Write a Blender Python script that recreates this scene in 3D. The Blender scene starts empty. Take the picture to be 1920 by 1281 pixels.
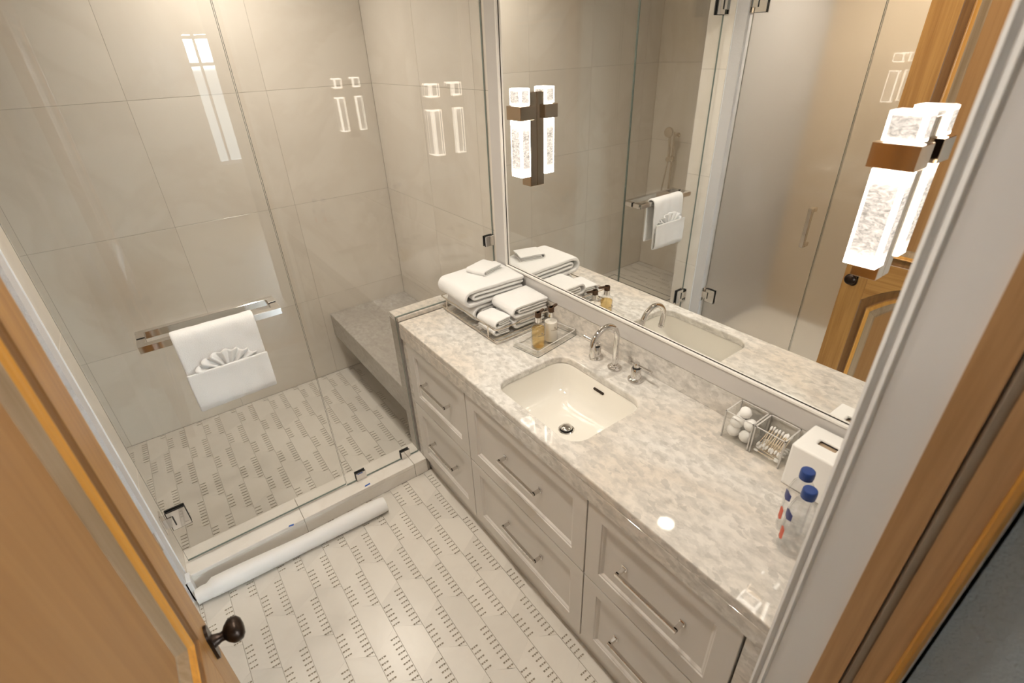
import bpy, bmesh, math, random
from mathutils import Vector, Matrix, noise
random.seed(7)
R = math.radians
scene = bpy.context.scene
COL = scene.collection

# ------------------------------------------------------------------ camera
cam_d = bpy.data.cameras.new('camera')
cam = bpy.data.objects.new('camera', cam_d)
COL.objects.link(cam)
cam_d.sensor_fit = 'HORIZONTAL'
cam_d.sensor_width = 36.0
cam_d.lens = 943.567 / 1920.0 * 36.0
cam_d.clip_start = 0.02
cam_d.clip_end = 200
cam.matrix_world = Matrix(((0.80134872, 0.32621346, -0.50142298, -1.31307584),
                           (-0.59715701, 0.38681988, -0.70269047, -1.96169367),
                           (-0.03526671, 0.86252836, 0.50477826, 1.92905902),
                           (0, 0, 0, 1)))
cam_d.dof.use_dof = True
cam_d.dof.focus_distance = 2.05
cam_d.dof.aperture_fstop = 3.2
scene.camera = cam

# ------------------------------------------------------------------ world and exposure
vs = scene.view_settings
vs.view_transform = 'Standard'
vs.look = 'None'
vs.exposure = 0.16
vs.gamma = 1.0
vs.use_curve_mapping = False
scene.cycles.transparent_max_bounces = 48
scene.cycles.max_bounces = 14
world = bpy.data.worlds.new('sky')
scene.world = world
world.use_nodes = True
bg = world.node_tree.nodes['Background']
wn_, wl_ = world.node_tree.nodes, world.node_tree.links
w_tc = wn_.new('ShaderNodeTexCoord')
w_sp = wn_.new('ShaderNodeSeparateXYZ')
w_rp = wn_.new('ShaderNodeValToRGB')
wl_.new(w_tc.outputs['Generated'], w_sp.inputs[0])
w_mr = wn_.new('ShaderNodeMapRange')
w_mr.inputs['From Min'].default_value = -1.0
wl_.new(w_sp.outputs['Z'], w_mr.inputs['Value'])
wl_.new(w_mr.outputs['Result'], w_rp.inputs['Fac'])
w_rp.color_ramp.elements[0].position = 0.492
w_rp.color_ramp.elements[0].color = (0.10, 0.115, 0.12, 1)     # distant ground
w_rp.color_ramp.elements[1].position = 0.502
w_rp.color_ramp.elements[1].color = (0.80, 0.93, 1.0, 1)       # bright overcast sky
wl_.new(w_rp.outputs['Color'], bg.inputs['Color'])
bg.inputs['Strength'].default_value = 27.0

WARM = (1.0, 0.915, 0.80)


def ceiling_lamp(loc, power, size=0.11, color=WARM, spread=135):
    l = bpy.data.lights.new('downlight_beam', 'AREA')
    l.shape = 'DISK'
    l.size = size
    l.energy = power
    l.color = color
    l.spread = R(spread)
    o = bpy.data.objects.new('downlight_beam', l)
    o.location = loc
    COL.objects.link(o)
    return o


LAMPS = [(-0.92, -0.63, 8.5), (-0.94, -1.33, 6.5), (-0.76, 0.74, 9), (-2.1, -0.7, 10)]  # last lamp is added to brighten the room behind the etched glass
ZC = 2.72
for (lx, ly, lp) in LAMPS:
    ceiling_lamp((lx, ly, ZC - 0.012), lp)
# daylight comes in through the window of the room behind the camera
portal = bpy.data.lights.new('window_portal', 'AREA')
portal.shape = 'RECTANGLE'
portal.size = 2.2
portal.size_y = 1.5
portal.cycles.is_portal = True
po = bpy.data.objects.new('window_portal', portal)
po.location = (0.8, -6.0, 1.45)
po.rotation_euler = (R(90), 0, R(180))
COL.objects.link(po)

# ------------------------------------------------------------------ materials
MATS = {}


def nt(name):
    m = bpy.data.materials.new(name)
    m.use_nodes = True
    MATS[name] = m
    return m, m.node_tree.nodes, m.node_tree.links, m.node_tree.nodes['Principled BSDF']


def plain(name, col, rough=0.5, metal=0.0, spec=0.5, coat=0.0, bump=0.0, bscale=200.0, sheen=0.0, detail=3):
    m, n, l, b = nt(name)
    b.inputs['Base Color'].default_value = (*col, 1)
    b.inputs['Roughness'].default_value = rough
    b.inputs['Metallic'].default_value = metal
    b.inputs['Specular IOR Level'].default_value = spec
    b.inputs['Coat Weight'].default_value = coat
    b.inputs['Coat Roughness'].default_value = 0.05
    b.inputs['Sheen Weight'].default_value = sheen
    if bump:
        tc = n.new('ShaderNodeTexCoord')
        t = n.new('ShaderNodeTexNoise')
        t.inputs['Scale'].default_value = bscale
        t.inputs['Detail'].default_value = detail
        bp = n.new('ShaderNodeBump')
        bp.inputs['Strength'].default_value = bump
        bp.inputs['Distance'].default_value = 0.004
        l.new(tc.outputs['Object'], t.inputs['Vector'])
        l.new(t.outputs['Fac'], bp.inputs['Height'])
        l.new(bp.outputs['Normal'], b.inputs['Normal'])
    return m


def ramp(n, stops):
    r = n.new('ShaderNodeValToRGB')
    e = r.color_ramp.elements
    while len(e) < len(stops):
        e.new(0.5)
    for i, (p, c) in enumerate(stops):
        e[i].position = p
        e[i].color = (*c, 1)
    return r


def mix(n, l, fac, a, b, mode='MIX'):
    x = n.new('ShaderNodeMix')
    x.data_type = 'RGBA'
    x.blend_type = mode
    for k, v in (('Factor', fac), ('A', a), ('B', b)):
        s = [i for i in x.inputs if i.name == k and (i.type == 'RGBA' or k == 'Factor' and i.type == 'VALUE')][0]
        if hasattr(v, 'is_linked'):
            l.new(v, s)
        elif k == 'Factor':
            s.default_value = v
        else:
            s.default_value = (*v, 1)
    return [o for o in x.outputs if o.type == 'RGBA'][0]


def world_pos(n, l, rand=0.0, scale=(1, 1, 1), rot=(0, 0, 0)):
    g = n.new('ShaderNodeNewGeometry')
    out = g.outputs['Position']
    if rand:
        oi = n.new('ShaderNodeObjectInfo')
        ml = n.new('ShaderNodeMath')
        ml.operation = 'MULTIPLY'
        ml.inputs[1].default_value = rand
        l.new(oi.outputs['Random'], ml.inputs[0])
        ad = n.new('ShaderNodeVectorMath')
        ad.operation = 'ADD'
        l.new(out, ad.inputs[0])
        l.new(ml.outputs[0], ad.inputs[1])
        out = ad.outputs[0]
    mp = n.new('ShaderNodeMapping')
    mp.inputs['Scale'].default_value = scale
    mp.inputs['Rotation'].default_value = rot
    l.new(out, mp.inputs['Vector'])
    return mp.outputs['Vector']


def marble(name, base, vein, rough=0.12, var=0.06, amount=0.5, nscale=2.2, spec=0.5):
    """Cream polished stone with soft cloudy veins and a little tone change tile by tile."""
    m, n, l, b = nt(name)
    v = world_pos(n, l, 37.0)
    t1 = n.new('ShaderNodeTexNoise')
    t1.inputs['Scale'].default_value = nscale
    t1.inputs['Detail'].default_value = 7
    t1.inputs['Roughness'].default_value = 0.6
    t1.inputs['Distortion'].default_value = 1.2
    l.new(v, t1.inputs['Vector'])
    r1 = ramp(n, [(0.38, (0, 0, 0)), (0.5, (amount, amount, amount)), (0.56, (0, 0, 0))])
    l.new(t1.outputs['Fac'], r1.inputs['Fac'])
    c1 = mix(n, l, r1.outputs['Color'], base, vein)
    oi = n.new('ShaderNodeObjectInfo')
    mr = n.new('ShaderNodeMapRange')
    mr.inputs['To Min'].default_value = 1.0 - var
    mr.inputs['To Max'].default_value = 1.0 + var * 0.4
    l.new(oi.outputs['Random'], mr.inputs['Value'])
    cb = n.new('ShaderNodeCombineColor')
    for k in range(3):
        l.new(mr.outputs['Result'], cb.inputs[k])
    c2 = mix(n, l, 1.0, c1, cb.outputs['Color'], 'MULTIPLY')
    l.new(c2, b.inputs['Base Color'])
    b.inputs['Roughness'].default_value = rough
    b.inputs['Specular IOR Level'].default_value = spec
    return m


def quartzite(name, light, mid, dark, warm):
    """Mottled crystalline stone, pale with grey flakes and tawny clouds, polished."""
    m, n, l, b = nt(name)
    v = world_pos(n, l, 0.0, (1.0, 0.62, 1.0), (0, 0, R(38)))
    big = n.new('ShaderNodeTexNoise')
    big.inputs['Scale'].default_value = 3.1
    big.inputs['Detail'].default_value = 4
    big.inputs['Distortion'].default_value = 0.8
    l.new(v, big.inputs['Vector'])
    fl = n.new('ShaderNodeTexNoise')
    fl.inputs['Scale'].default_value = 40
    fl.inputs['Detail'].default_value = 7
    fl.inputs['Roughness'].default_value = 0.62
    fl.inputs['Distortion'].default_value = 0.25
    l.new(v, fl.inputs['Vector'])
    vo = n.new('ShaderNodeTexVoronoi')
    vo.inputs['Scale'].default_value = 76
    vo.inputs['Randomness'].default_value = 1.0
    mx = n.new('ShaderNodeVectorMath')
    mx.operation = 'MULTIPLY_ADD'
    l.new(fl.outputs['Color'], mx.inputs[0])
    mx.inputs[1].default_value = (0.03, 0.03, 0.03)
    l.new(v, mx.inputs[2])
    l.new(mx.outputs[0], vo.inputs['Vector'])
    rb = ramp(n, [(0.33, (0, 0, 0)), (0.62, (1, 1, 1))])
    l.new(big.outputs['Fac'], rb.inputs['Fac'])
    base = mix(n, l, rb.outputs['Color'], light, warm)
    rf = ramp(n, [(0.42, (0, 0, 0)), (0.68, (0.62, 0.62, 0.62))])
    l.new(fl.outputs['Fac'], rf.inputs['Fac'])
    c1 = mix(n, l, rf.outputs['Color'], base, mid)
    rv = ramp(n, [(0.10, (0.55, 0.55, 0.55)), (0.50, (0, 0, 0))])
    l.new(vo.outputs['Color'], rv.inputs['Fac'])
    c2 = mix(n, l, rv.outputs['Color'], c1, mid)
    f2 = n.new('ShaderNodeTexNoise')
    f2.inputs['Scale'].default_value = 17
    f2.inputs['Detail'].default_value = 8
    f2.inputs['Roughness'].default_value = 0.75
    l.new(v, f2.inputs['Vector'])
    r2 = ramp(n, [(0.58, (0, 0, 0)), (0.74, (0.55, 0.55, 0.55))])
    l.new(f2.outputs['Fac'], r2.inputs['Fac'])
    c3 = mix(n, l, r2.outputs['Color'], c2, dark)
    l.new(c3, b.inputs['Base Color'])
    b.inputs['Roughness'].default_value = 0.035
    return m


def wood(name, light, dark, rough=0.4, axis='Z', scale=9.0):
    m, n, l, b = nt(name)
    tc = n.new('ShaderNodeTexCoord')
    mp = n.new('ShaderNodeMapping')
    s = [scale * 7, scale * 7, scale * 7]
    s['XYZ'.index(axis)] = scale * 0.22
    mp.inputs['Scale'].default_value = s
    l.new(tc.outputs['Object'], mp.inputs['Vector'])
    t = n.new('ShaderNodeTexNoise')
    t.inputs['Scale'].default_value = 1.0
    t.inputs['Detail'].default_value = 6
    t.inputs['Roughness'].default_value = 0.6
    t.inputs['Distortion'].default_value = 0.4
    l.new(mp.outputs['Vector'], t.inputs['Vector'])
    r = ramp(n, [(0.32, dark), (0.62, light)])
    l.new(t.outputs['Fac'], r.inputs['Fac'])
    l.new(r.outputs['Color'], b.inputs['Base Color'])
    b.inputs['Roughness'].default_value = rough
    bp = n.new('ShaderNodeBump')
    bp.inputs['Strength'].default_value = 0.15
    bp.inputs['Distance'].default_value = 0.002
    l.new(t.outputs['Fac'], bp.inputs['Height'])
    l.new(bp.outputs['Normal'], b.inputs['Normal'])
    return m


def clear(name, tint=(0.985, 0.987, 0.982), f0=0.045, rough=0.0, strength=1.0):
    """Sheet glass: straight-through transmission plus Schlick-Fresnel reflection (any side)."""
    m, n, l, b = nt(name)
    n.remove(b)
    out = n['Material Output']
    tr = n.new('ShaderNodeBsdfTransparent')
    tr.inputs['Color'].default_value = (*tint, 1)
    gl = n.new('ShaderNodeBsdfGlossy')
    gl.inputs['Roughness'].default_value = rough
    g = n.new('ShaderNodeNewGeometry')
    d = n.new('ShaderNodeVectorMath')
    d.operation = 'DOT_PRODUCT'
    l.new(g.outputs['Normal'], d.inputs[0])
    l.new(g.outputs['Incoming'], d.inputs[1])

    def mth(op, a, bb=None):
        k = n.new('ShaderNodeMath')
        k.operation = op
        for i, x in enumerate((a, bb)):
            if x is None:
                continue
            if hasattr(x, 'is_linked'):
                l.new(x, k.inputs[i])
            else:
                k.inputs[i].default_value = x
        return k.outputs[0]
    c = mth('ABSOLUTE', d.outputs['Value'])
    k = mth('POWER', mth('SUBTRACT', 1.0, c), 5.0)
    f = mth('MULTIPLY', mth('ADD', mth('MULTIPLY', k, 1 - f0), f0), strength)
    mx = n.new('ShaderNodeMixShader')
    l.new(f, mx.inputs['Fac'])
    l.new(tr.outputs[0], mx.inputs[1])
    l.new(gl.outputs[0], mx.inputs[2])
    l.new(mx.outputs[0], out.inputs['Surface'])
    return m


def emitter(name, col, strength, texture=False, lo=0.2):
    m, n, l, b = nt(name)
    b.inputs['Base Color'].default_value = (0.30, 0.28, 0.25, 1)
    b.inputs['Roughness'].default_value = 0.15
    b.inputs['Emission Color'].default_value = (*col, 1)
    b.inputs['Emission Strength'].default_value = strength
    if texture:
        tc = n.new('ShaderNodeTexCoord')
        mp = n.new('ShaderNodeMapping')
        mp.inputs['Scale'].default_value = (1, 1, 2.2)
        l.new(tc.outputs['Object'], mp.inputs['Vector'])
        t = n.new('ShaderNodeTexNoise')
        t.inputs['Scale'].default_value = 42
        t.inputs['Detail'].default_value = 5
        t.inputs['Roughness'].default_value = 0.7
        t.inputs['Distortion'].default_value = 2.0
        l.new(mp.outputs['Vector'], t.inputs['Vector'])
        mr = n.new('ShaderNodeMapRange')
        mr.inputs['From Min'].default_value = 0.36
        mr.inputs['From Max'].default_value = 0.66
        mr.inputs['To Min'].default_value = strength * lo
        mr.inputs['To Max'].default_value = strength
        l.new(t.outputs['Fac'], mr.inputs['Value'])
        # lamp inside each end: the block glows more towards its top and bottom
        sx = n.new('ShaderNodeSeparateXYZ')
        l.new(tc.outputs['Generated'], sx.inputs[0])
        k1 = n.new('ShaderNodeMath')
        k1.operation = 'SUBTRACT'
        l.new(sx.outputs['Z'], k1.inputs[0])
        k1.inputs[1].default_value = 0.5
        k2 = n.new('ShaderNodeMath')
        k2.operation = 'ABSOLUTE'
        l.new(k1.outputs[0], k2.inputs[0])
        k3 = n.new('ShaderNodeMapRange')
        k3.interpolation_type = 'SMOOTHSTEP'
        k3.inputs['From Min'].default_value = 0.27
        k3.inputs['From Max'].default_value = 0.47
        k3.inputs['To Max'].default_value = 1.1
        l.new(k2.outputs[0], k3.inputs['Value'])
        k4 = n.new('ShaderNodeMath')
        k4.operation = 'ADD'
        l.new(mr.outputs['Result'], k4.inputs[0])
        l.new(k3.outputs['Result'], k4.inputs[1])
        l.new(k4.outputs[0], b.inputs['Emission Strength'])
        bp = n.new('ShaderNodeBump')
        bp.inputs['Strength'].default_value = 0.5
        bp.inputs['Distance'].default_value = 0.004
        l.new(t.outputs['Fac'], bp.inputs['Height'])
        l.new(bp.outputs['Normal'], b.inputs['Normal'])
    return m


M_TILE = marble('cream_wall_tile', (0.80, 0.745, 0.665), (0.70, 0.63, 0.54), rough=0.16, var=0.03, amount=0.35, nscale=1.4)
M_FLOOR = marble('cream_floor_marble', (0.715, 0.675, 0.61), (0.63, 0.58, 0.515), rough=0.28, var=0.06, amount=0.22, nscale=3.0)
M_CURB = marble('curb_marble', (0.86, 0.82, 0.76), (0.74, 0.68, 0.60), rough=0.2, var=0.02, amount=0.3, nscale=2.5)
M_GROUT = plain('grout', (0.44, 0.39, 0.33), 0.9)
M_SLOT = plain('slot_grout', (0.30, 0.25, 0.19), 0.9)
M_STONE = quartzite('grey_white_quartzite', (0.79, 0.775, 0.74), (0.44, 0.42, 0.385), (0.30, 0.27, 0.235), (0.72, 0.655, 0.575))
M_GREYSTONE = quartzite('grey_bench_quartzite', (0.50, 0.47, 0.43), (0.34, 0.315, 0.285), (0.24, 0.22, 0.20), (0.42, 0.385, 0.345))
M_PAINT = plain('white_wall_paint', (0.78, 0.76, 0.74), 0.7, bump=0.05, bscale=300)
M_CEIL = plain('ceiling_paint', (0.85, 0.83, 0.80), 0.8)
M_TEXT = plain('textured_grey_plaster', (0.66, 0.64, 0.63), 0.85, bump=0.9, bscale=260, detail=4)
M_HALL = plain('hall_grey_plaster', (0.40, 0.455, 0.50), 0.9, bump=0.8, bscale=230, detail=4)
M_TRIM = plain('white_trim_paint', (0.77, 0.775, 0.78), 0.35)
M_FRAME = plain('mirror_frame_white', (0.60, 0.575, 0.55), 0.3)
M_BEAD = plain('gloss_white_bead', (0.88, 0.85, 0.80), 0.15)
M_DARK = plain('dark_gap', (0.03, 0.025, 0.02), 0.8)
M_CAB = plain('vanity_paint', (0.70, 0.67, 0.63), 0.32, spec=0.5)
M_CHROME = plain('polished_chrome', (0.74, 0.72, 0.70), 0.05, metal=1.0)
M_NICKEL = plain('polished_nickel', (0.78, 0.72, 0.64), 0.09, metal=1.0)
M_BRONZE = plain('bronze_sconce_metal', (0.60, 0.46, 0.33), 0.10, metal=1.0)
M_BLACK = plain('black_gasket', (0.012, 0.012, 0.012), 0.5)
M_KNOB = plain('oil_rubbed_bronze', (0.030, 0.018, 0.012), 0.32, metal=0.7)
M_MIRROR = plain('mirror_silver', (0.96, 0.965, 0.95), 0.0, metal=1.0)
M_GLASS = clear('clear_shower_glass')
M_GEDGE = plain('glass_edge_green', (0.16, 0.20, 0.18), 0.2)
M_ACRYL = clear('clear_acrylic', (0.985, 0.985, 0.98), 0.06)
M_AEDGE = plain('acrylic_edge', (0.62, 0.60, 0.57), 0.15, spec=0.8)
M_PORC = plain('cream_porcelain', (0.85, 0.82, 0.75), 0.08, coat=0.6)
M_TOWEL = plain('white_terry', (0.85, 0.845, 0.83), 0.95, bump=0.55, bscale=420, sheen=0.4)
M_ROLL = plain('white_paper_roll', (0.85, 0.84, 0.82), 0.6)
M_COTTON = plain('white_cotton', (0.92, 0.91, 0.88), 0.95, sheen=0.5)
M_STICK = plain('swab_stick', (0.80, 0.66, 0.47), 0.7)
M_TISSUE = plain('white_lacquer', (0.90, 0.89, 0.86), 0.25)
M_SLOTW = plain('tissue_inner', (0.45, 0.33, 0.22), 0.8)
M_BLUE = plain('blue_cap', (0.008, 0.045, 0.22), 0.35)
M_TAPE = plain('blue_tape', (0.02, 0.10, 0.42), 0.6)
M_BOTTLE = clear('clear_bottle', (0.975, 0.98, 0.985), 0.05)
M_WATER = clear('water', (0.985, 0.985, 0.985), 0.02)
M_AMBER = clear('amber_soap', (0.97, 0.84, 0.56), 0.04)
M_LOTION = plain('white_lotion', (0.86, 0.81, 0.72), 0.4)
M_BROWN = plain('brown_pump', (0.10, 0.055, 0.030), 0.25, metal=0.4)
M_PRINT = plain('grey_print', (0.35, 0.30, 0.24), 0.7)
M_LABELB = plain('blue_label', (0.02, 0.03, 0.16), 0.4)
M_LABELR = plain('red_label', (0.60, 0.10, 0.05), 0.4)
M_DOORV = wood('pine_upright', (0.42, 0.215, 0.060), (0.29, 0.13, 0.032), 0.38, 'Z')
M_DOORH = wood('pine_across', (0.42, 0.215, 0.060), (0.29, 0.13, 0.032), 0.38, 'Y')
M_PANEL = wood('pine_panel', (0.34, 0.175, 0.060), (0.29, 0.14, 0.045), 0.5, 'Z', 6.0)
M_JAMB = wood('brown_jamb_wood', (0.48, 0.28, 0.125), (0.34, 0.185, 0.075), 0.45, 'Z')
M_JAMBG = wood('weathered_jamb_wood', (0.36, 0.29, 0.22), (0.25, 0.19, 0.14), 0.5, 'Z')
M_JAMBO = wood('orange_jamb_wood', (0.55, 0.27, 0.05), (0.40, 0.18, 0.03), 0.35, 'Z')
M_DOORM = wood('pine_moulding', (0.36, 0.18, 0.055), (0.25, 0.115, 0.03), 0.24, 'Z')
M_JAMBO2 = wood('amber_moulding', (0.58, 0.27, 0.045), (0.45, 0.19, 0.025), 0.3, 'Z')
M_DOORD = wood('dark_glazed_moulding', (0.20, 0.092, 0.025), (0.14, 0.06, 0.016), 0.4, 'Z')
M_DOORG = wood('daylight_greyed_moulding', (0.33, 0.23, 0.14), (0.25, 0.165, 0.09), 0.14, 'Z')  # glossy band, brown greyed to put the cool daylight reflection into its colour
M_HFLOOR = wood('hall_oak_floor', (0.42, 0.31, 0.20), (0.30, 0.21, 0.13), 0.4, 'Y')
M_CRY_EDGE = emitter('crystal_edge_glow', (1.0, 0.92, 0.80), 8.5)
M_CRY = emitter('crystal_bubbles', (1.0, 0.90, 0.80), 1.05, True, 0.25)
M_LAMP = emitter('downlight_lens', (1.0, 0.88, 0.70), 6.0)
M_WCFLOOR = plain('toilet_room_floor', (0.84, 0.80, 0.74), 0.3)
M_TAN = plain('toilet_room_wall', (0.74, 0.61, 0.46), 0.5)

m, n, l, b = nt('etched_glass')
b.inputs['Base Color'].default_value = (0.90, 0.88, 0.84, 1)
b.inputs['Roughness'].default_value = 0.30
b.inputs['Transmission Weight'].default_value = 1.0
b.inputs['IOR'].default_value = 1.12
b.inputs['Coat Weight'].default_value = 1.0
b.inputs['Coat Roughness'].default_value = 0.01
M_ETCH = m

# ------------------------------------------------------------------ mesh helpers


class MB:
    """Collects vertices and faces of one mesh."""

    def __init__(self):
        self.v, self.f, self.m = [], [], []

    def add(self, vs, fs, mi=0):
        k = len(self.v)
        self.v += [tuple(p) for p in vs]
        for f in fs:
            self.f.append([i + k for i in f])
            self.m.append(mi)
        return self

    def box(self, x0, x1, y0, y1, z0, z1, mi=0):
        x0, x1 = min(x0, x1), max(x0, x1)
        y0, y1 = min(y0, y1), max(y0, y1)
        z0, z1 = min(z0, z1), max(z0, z1)
        return self.add([(x0, y0, z0), (x1, y0, z0), (x1, y1, z0), (x0, y1, z0), (x0, y0, z1), (x1, y0, z1), (x1, y1, z1), (x0, y1, z1)],
                        [(0, 3, 2, 1), (4, 5, 6, 7), (0, 1, 5, 4), (1, 2, 6, 5), (2, 3, 7, 6), (3, 0, 4, 7)], mi)

    def prism(self, poly, z0, z1, mi=0, axis='Z'):
        """Extrude a counter-clockwise 2D outline between z0 and z1 along an axis."""
        n_ = len(poly)

        def P(a, b_, c):
            return {'Z': (a, b_, c), 'Y': (a, c, b_), 'X': (c, a, b_)}[axis]
        vs_ = [P(a, b_, z0) for a, b_ in poly] + [P(a, b_, z1) for a, b_ in poly]
        fs = [tuple(range(n_))[::-1], tuple(range(n_, 2 * n_))]
        fs += [(i, (i + 1) % n_, (i + 1) % n_ + n_, i + n_) for i in range(n_)]
        return self.add(vs_, fs, mi)

    def loft(self, rings, mi=0, cap0=True, cap1=True, closed=True):
        n_ = len(rings[0])
        vs_ = [p for r in rings for p in r]
        fs = []
        for j in range(len(rings) - 1):
            for i in range(n_ if closed else n_ - 1):
                a, c = j * n_ + i, j * n_ + (i + 1) % n_
                fs.append((a, c, c + n_, a + n_))
        if cap0:
            fs.append(tuple(range(n_))[::-1])
        if cap1:
            fs.append(tuple(range((len(rings) - 1) * n_, len(rings) * n_)))
        return self.add(vs_, fs, mi)

    def lathe(self, prof, c=(0, 0, 0), n_=32, mi=0, axis='Z', cap=True):
        rings = []
        for r, h in prof:
            ring = []
            for i in range(n_):
                a = 2 * math.pi * i / n_
                u, w = r * math.cos(a), r * math.sin(a)
                p = {'Z': (u, w, h), 'X': (h, u, w), 'Y': (w, h, u)}[axis]
                ring.append((p[0] + c[0], p[1] + c[1], p[2] + c[2]))
            rings.append(ring)
        return self.loft(rings, mi, cap, cap)

    def tube(self, path, r, n_=14, mi=0, closed=False):
        path = [Vector(p) for p in path]
        rad = r if isinstance(r, (list, tuple)) else [r] * len(path)
        rings = []
        up = None
        for i, p in enumerate(path):
            if closed:
                t = (path[(i + 1) % len(path)] - path[i - 1])
            else:
                t = path[min(i + 1, len(path) - 1)] - path[max(i - 1, 0)]
            t.normalize()
            if up is None:
                up = Vector((0, 0, 1)) if abs(t.z) < 0.9 else Vector((1, 0, 0))
            s = t.cross(up).normalized()
            up = s.cross(t).normalized()
            rings.append([p + rad[i] * (math.cos(2 * math.pi * k / n_) * s + math.sin(2 * math.pi * k / n_) * up) for k in range(n_)])
        if closed:
            rings.append(rings[0])
        return self.loft(rings, mi, not closed, not closed)

    def sphere(self, c, r, nu=14, nv=9, mi=0, sq=(1, 1, 1)):
        rings = []
        for j in range(nv + 1):
            a = math.pi * (j / nv) * 0.998 + 0.003
            rings.append([(c[0] + sq[0] * r * math.sin(a) * math.cos(2 * math.pi * i / nu), c[1] + sq[1] * r * math.sin(a) * math.sin(2 * math.pi * i / nu), c[2] - sq[2] * r * math.cos(a)) for i in range(nu)])
        return self.loft(rings, mi)

    def build(self, name, mats, parent=None, smooth=None, bevel=0.0, seg=2, loc=None, rotz=0.0, flip=False):
        me = bpy.data.meshes.new(name)
        me.from_pydata(self.v, [], self.f)
        mats = mats if isinstance(mats, (list, tuple)) else [mats]
        for mm in mats:
            me.materials.append(mm)
        if len(mats) > 1:
            me.polygons.foreach_set('material_index', self.m)
        me.validate()
        bm = bmesh.new()
        bm.from_mesh(me)
        bmesh.ops.remove_doubles(bm, verts=bm.verts, dist=1e-6)
        bmesh.ops.recalc_face_normals(bm, faces=bm.faces)
        bm.to_mesh(me)
        bm.free()
        o = bpy.data.objects.new(name, me)
        COL.objects.link(o)
        if bevel:
            md = o.modifiers.new('bevel', 'BEVEL')
            md.width = bevel
            md.segments = seg
            md.limit_method = 'ANGLE'
            md.angle_limit = R(40)
        if smooth is not None:
            shade(me, smooth)
        if loc is not None:
            o.location = loc
        o.rotation_euler.z = rotz
        if parent is not None:
            o.parent = parent
        return o


def shade(me, angle):
    me.polygons.foreach_set('use_smooth', [True] * len(me.polygons))
    me.set_sharp_from_angle(angle=R(angle))


def tag(o, label, cat, group=None):
    o['label'] = label
    o['category'] = cat
    if group:
        o['group'] = group
    return o


def empty(name, loc, label, cat, group=None, rotz=0.0):
    o = bpy.data.objects.new(name, None)
    o.empty_display_size = 0.05
    o.location = loc
    o.rotation_euler.z = rotz
    COL.objects.link(o)
    return tag(o, label, cat, group)


def struct(o, label=None):
    o['kind'] = 'structure'
    if label:
        o['label'] = label
    return o


def rrect(cx, cy, hx, hy, r, k=6):
    """Rounded rectangle outline, counter-clockwise."""
    pts = []
    for (sx, sy, a0) in ((1, 1, 0), (-1, 1, 90), (-1, -1, 180), (1, -1, 270)):
        for i in range(k + 1):
            a = R(a0 + 90 * i / k)
            pts.append((cx + sx * (hx - r) + r * math.cos(a), cy + sy * (hy - r) + r * math.sin(a)))
    return pts


def clip(poly, x0, x1, y0, y1):
    def cut(p, ax, v, s):
        out = []
        for i in range(len(p)):
            a, b_ = p[i], p[(i + 1) % len(p)]
            ia, ib = s * (a[ax] - v) >= 0, s * (b_[ax] - v) >= 0
            if ia:
                out.append(a)
            if ia != ib:
                t = (v - a[ax]) / (b_[ax] - a[ax])
                out.append((a[0] + t * (b_[0] - a[0]), a[1] + t * (b_[1] - a[1])))
        return out
    for ax, v, s in ((0, x0, 1), (0, x1, -1), (1, y0, 1), (1, y1, -1)):
        poly = cut(poly, ax, v, s)
        if len(poly) < 3:
            return []
    return poly


def area(p):
    return 0.5 * sum(p[i][0] * p[(i + 1) % len(p)][1] - p[(i + 1) % len(p)][0] * p[i][1] for i in range(len(p)))


# ------------------------------------------------------------------ key sizes (metres)
HC = 0.87            # counter top
XF = -0.554          # counter front edge
YB = 1.188           # shower back wall face
XP = -1.662          # pilaster face / left opening plane
XS = -2.60           # far left wall face
YD = -1.768          # door wall face (bathroom side)
XJ = -0.575          # right door jamb face
YV = YD - 0.014       # where vanity, counter and mirror stop at the door wall
ZTOP = ZC

# ------------------------------------------------------------------ walls
wall_right = struct(MB().box(0.012, 0.16, -1.99, 1.33, -0.1, ZTOP).build('wall_right', M_PAINT), 'right wall carrying the mirror and shower tiles')
wall_back = struct(MB().box(-2.76, 0.012, 1.2, 1.33, -0.1, ZTOP).build('wall_back', M_GROUT), 'back wall of the shower')
wall_left = struct(MB().box(-2.76, -2.612, -1.62, 1.2, -0.1, ZTOP).build('wall_left', [M_TAN]), 'far left wall behind the glass doors')
wall_mid = struct(MB().box(-2.612, XP - 0.012, -0.135, 0.093, -0.1, ZTOP).build('wall_partition', M_TEXT), 'stub wall between shower and second glass door')
wall_lr = MB().box(-2.612, XP - 0.004, -1.62, -1.25, -0.1, ZTOP)
wall_lr.box(XP - 0.10, XP - 0.004, -1.99, -1.62, -0.1, ZTOP)
struct(wall_lr.build('wall_left_near', M_TEXT), 'painted wall behind the open wooden door')
wf = MB().box(XJ + 0.016, 0.012, -1.98, YD - 0.0165, 0, ZTOP)
wf.box(XP - 0.3, XJ + 0.016, -1.98, YD - 0.0165, 2.32, ZTOP)
struct(wf.build('wall_front', M_TEXT), 'wall with the doorway')
struct(MB().box(-2.76, 0.16, -1.99, 1.33, ZTOP, ZTOP + 0.1).build('ceiling', M_CEIL), 'white bathroom ceiling')

# low wall between vanity and shower bench, stone clad
pony = struct(MB().box(XF + 0.012, 0.012, 0.0, 0.07, 0, HC - 0.004).build('wall_low', M_GREYSTONE), 'low stone wall between vanity and shower bench')
MB().box(XF + 0.002, 0.0, -0.012, 0.082, HC - 0.004, HC + 0.018).build('cap_stone', M_STONE, pony, bevel=0.003)
MB().box(XF - 0.0, XF + 0.012, 0.0, 0.082, 0, HC - 0.004).build('end_stone', M_GREYSTONE, pony, bevel=0.002)


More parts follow.
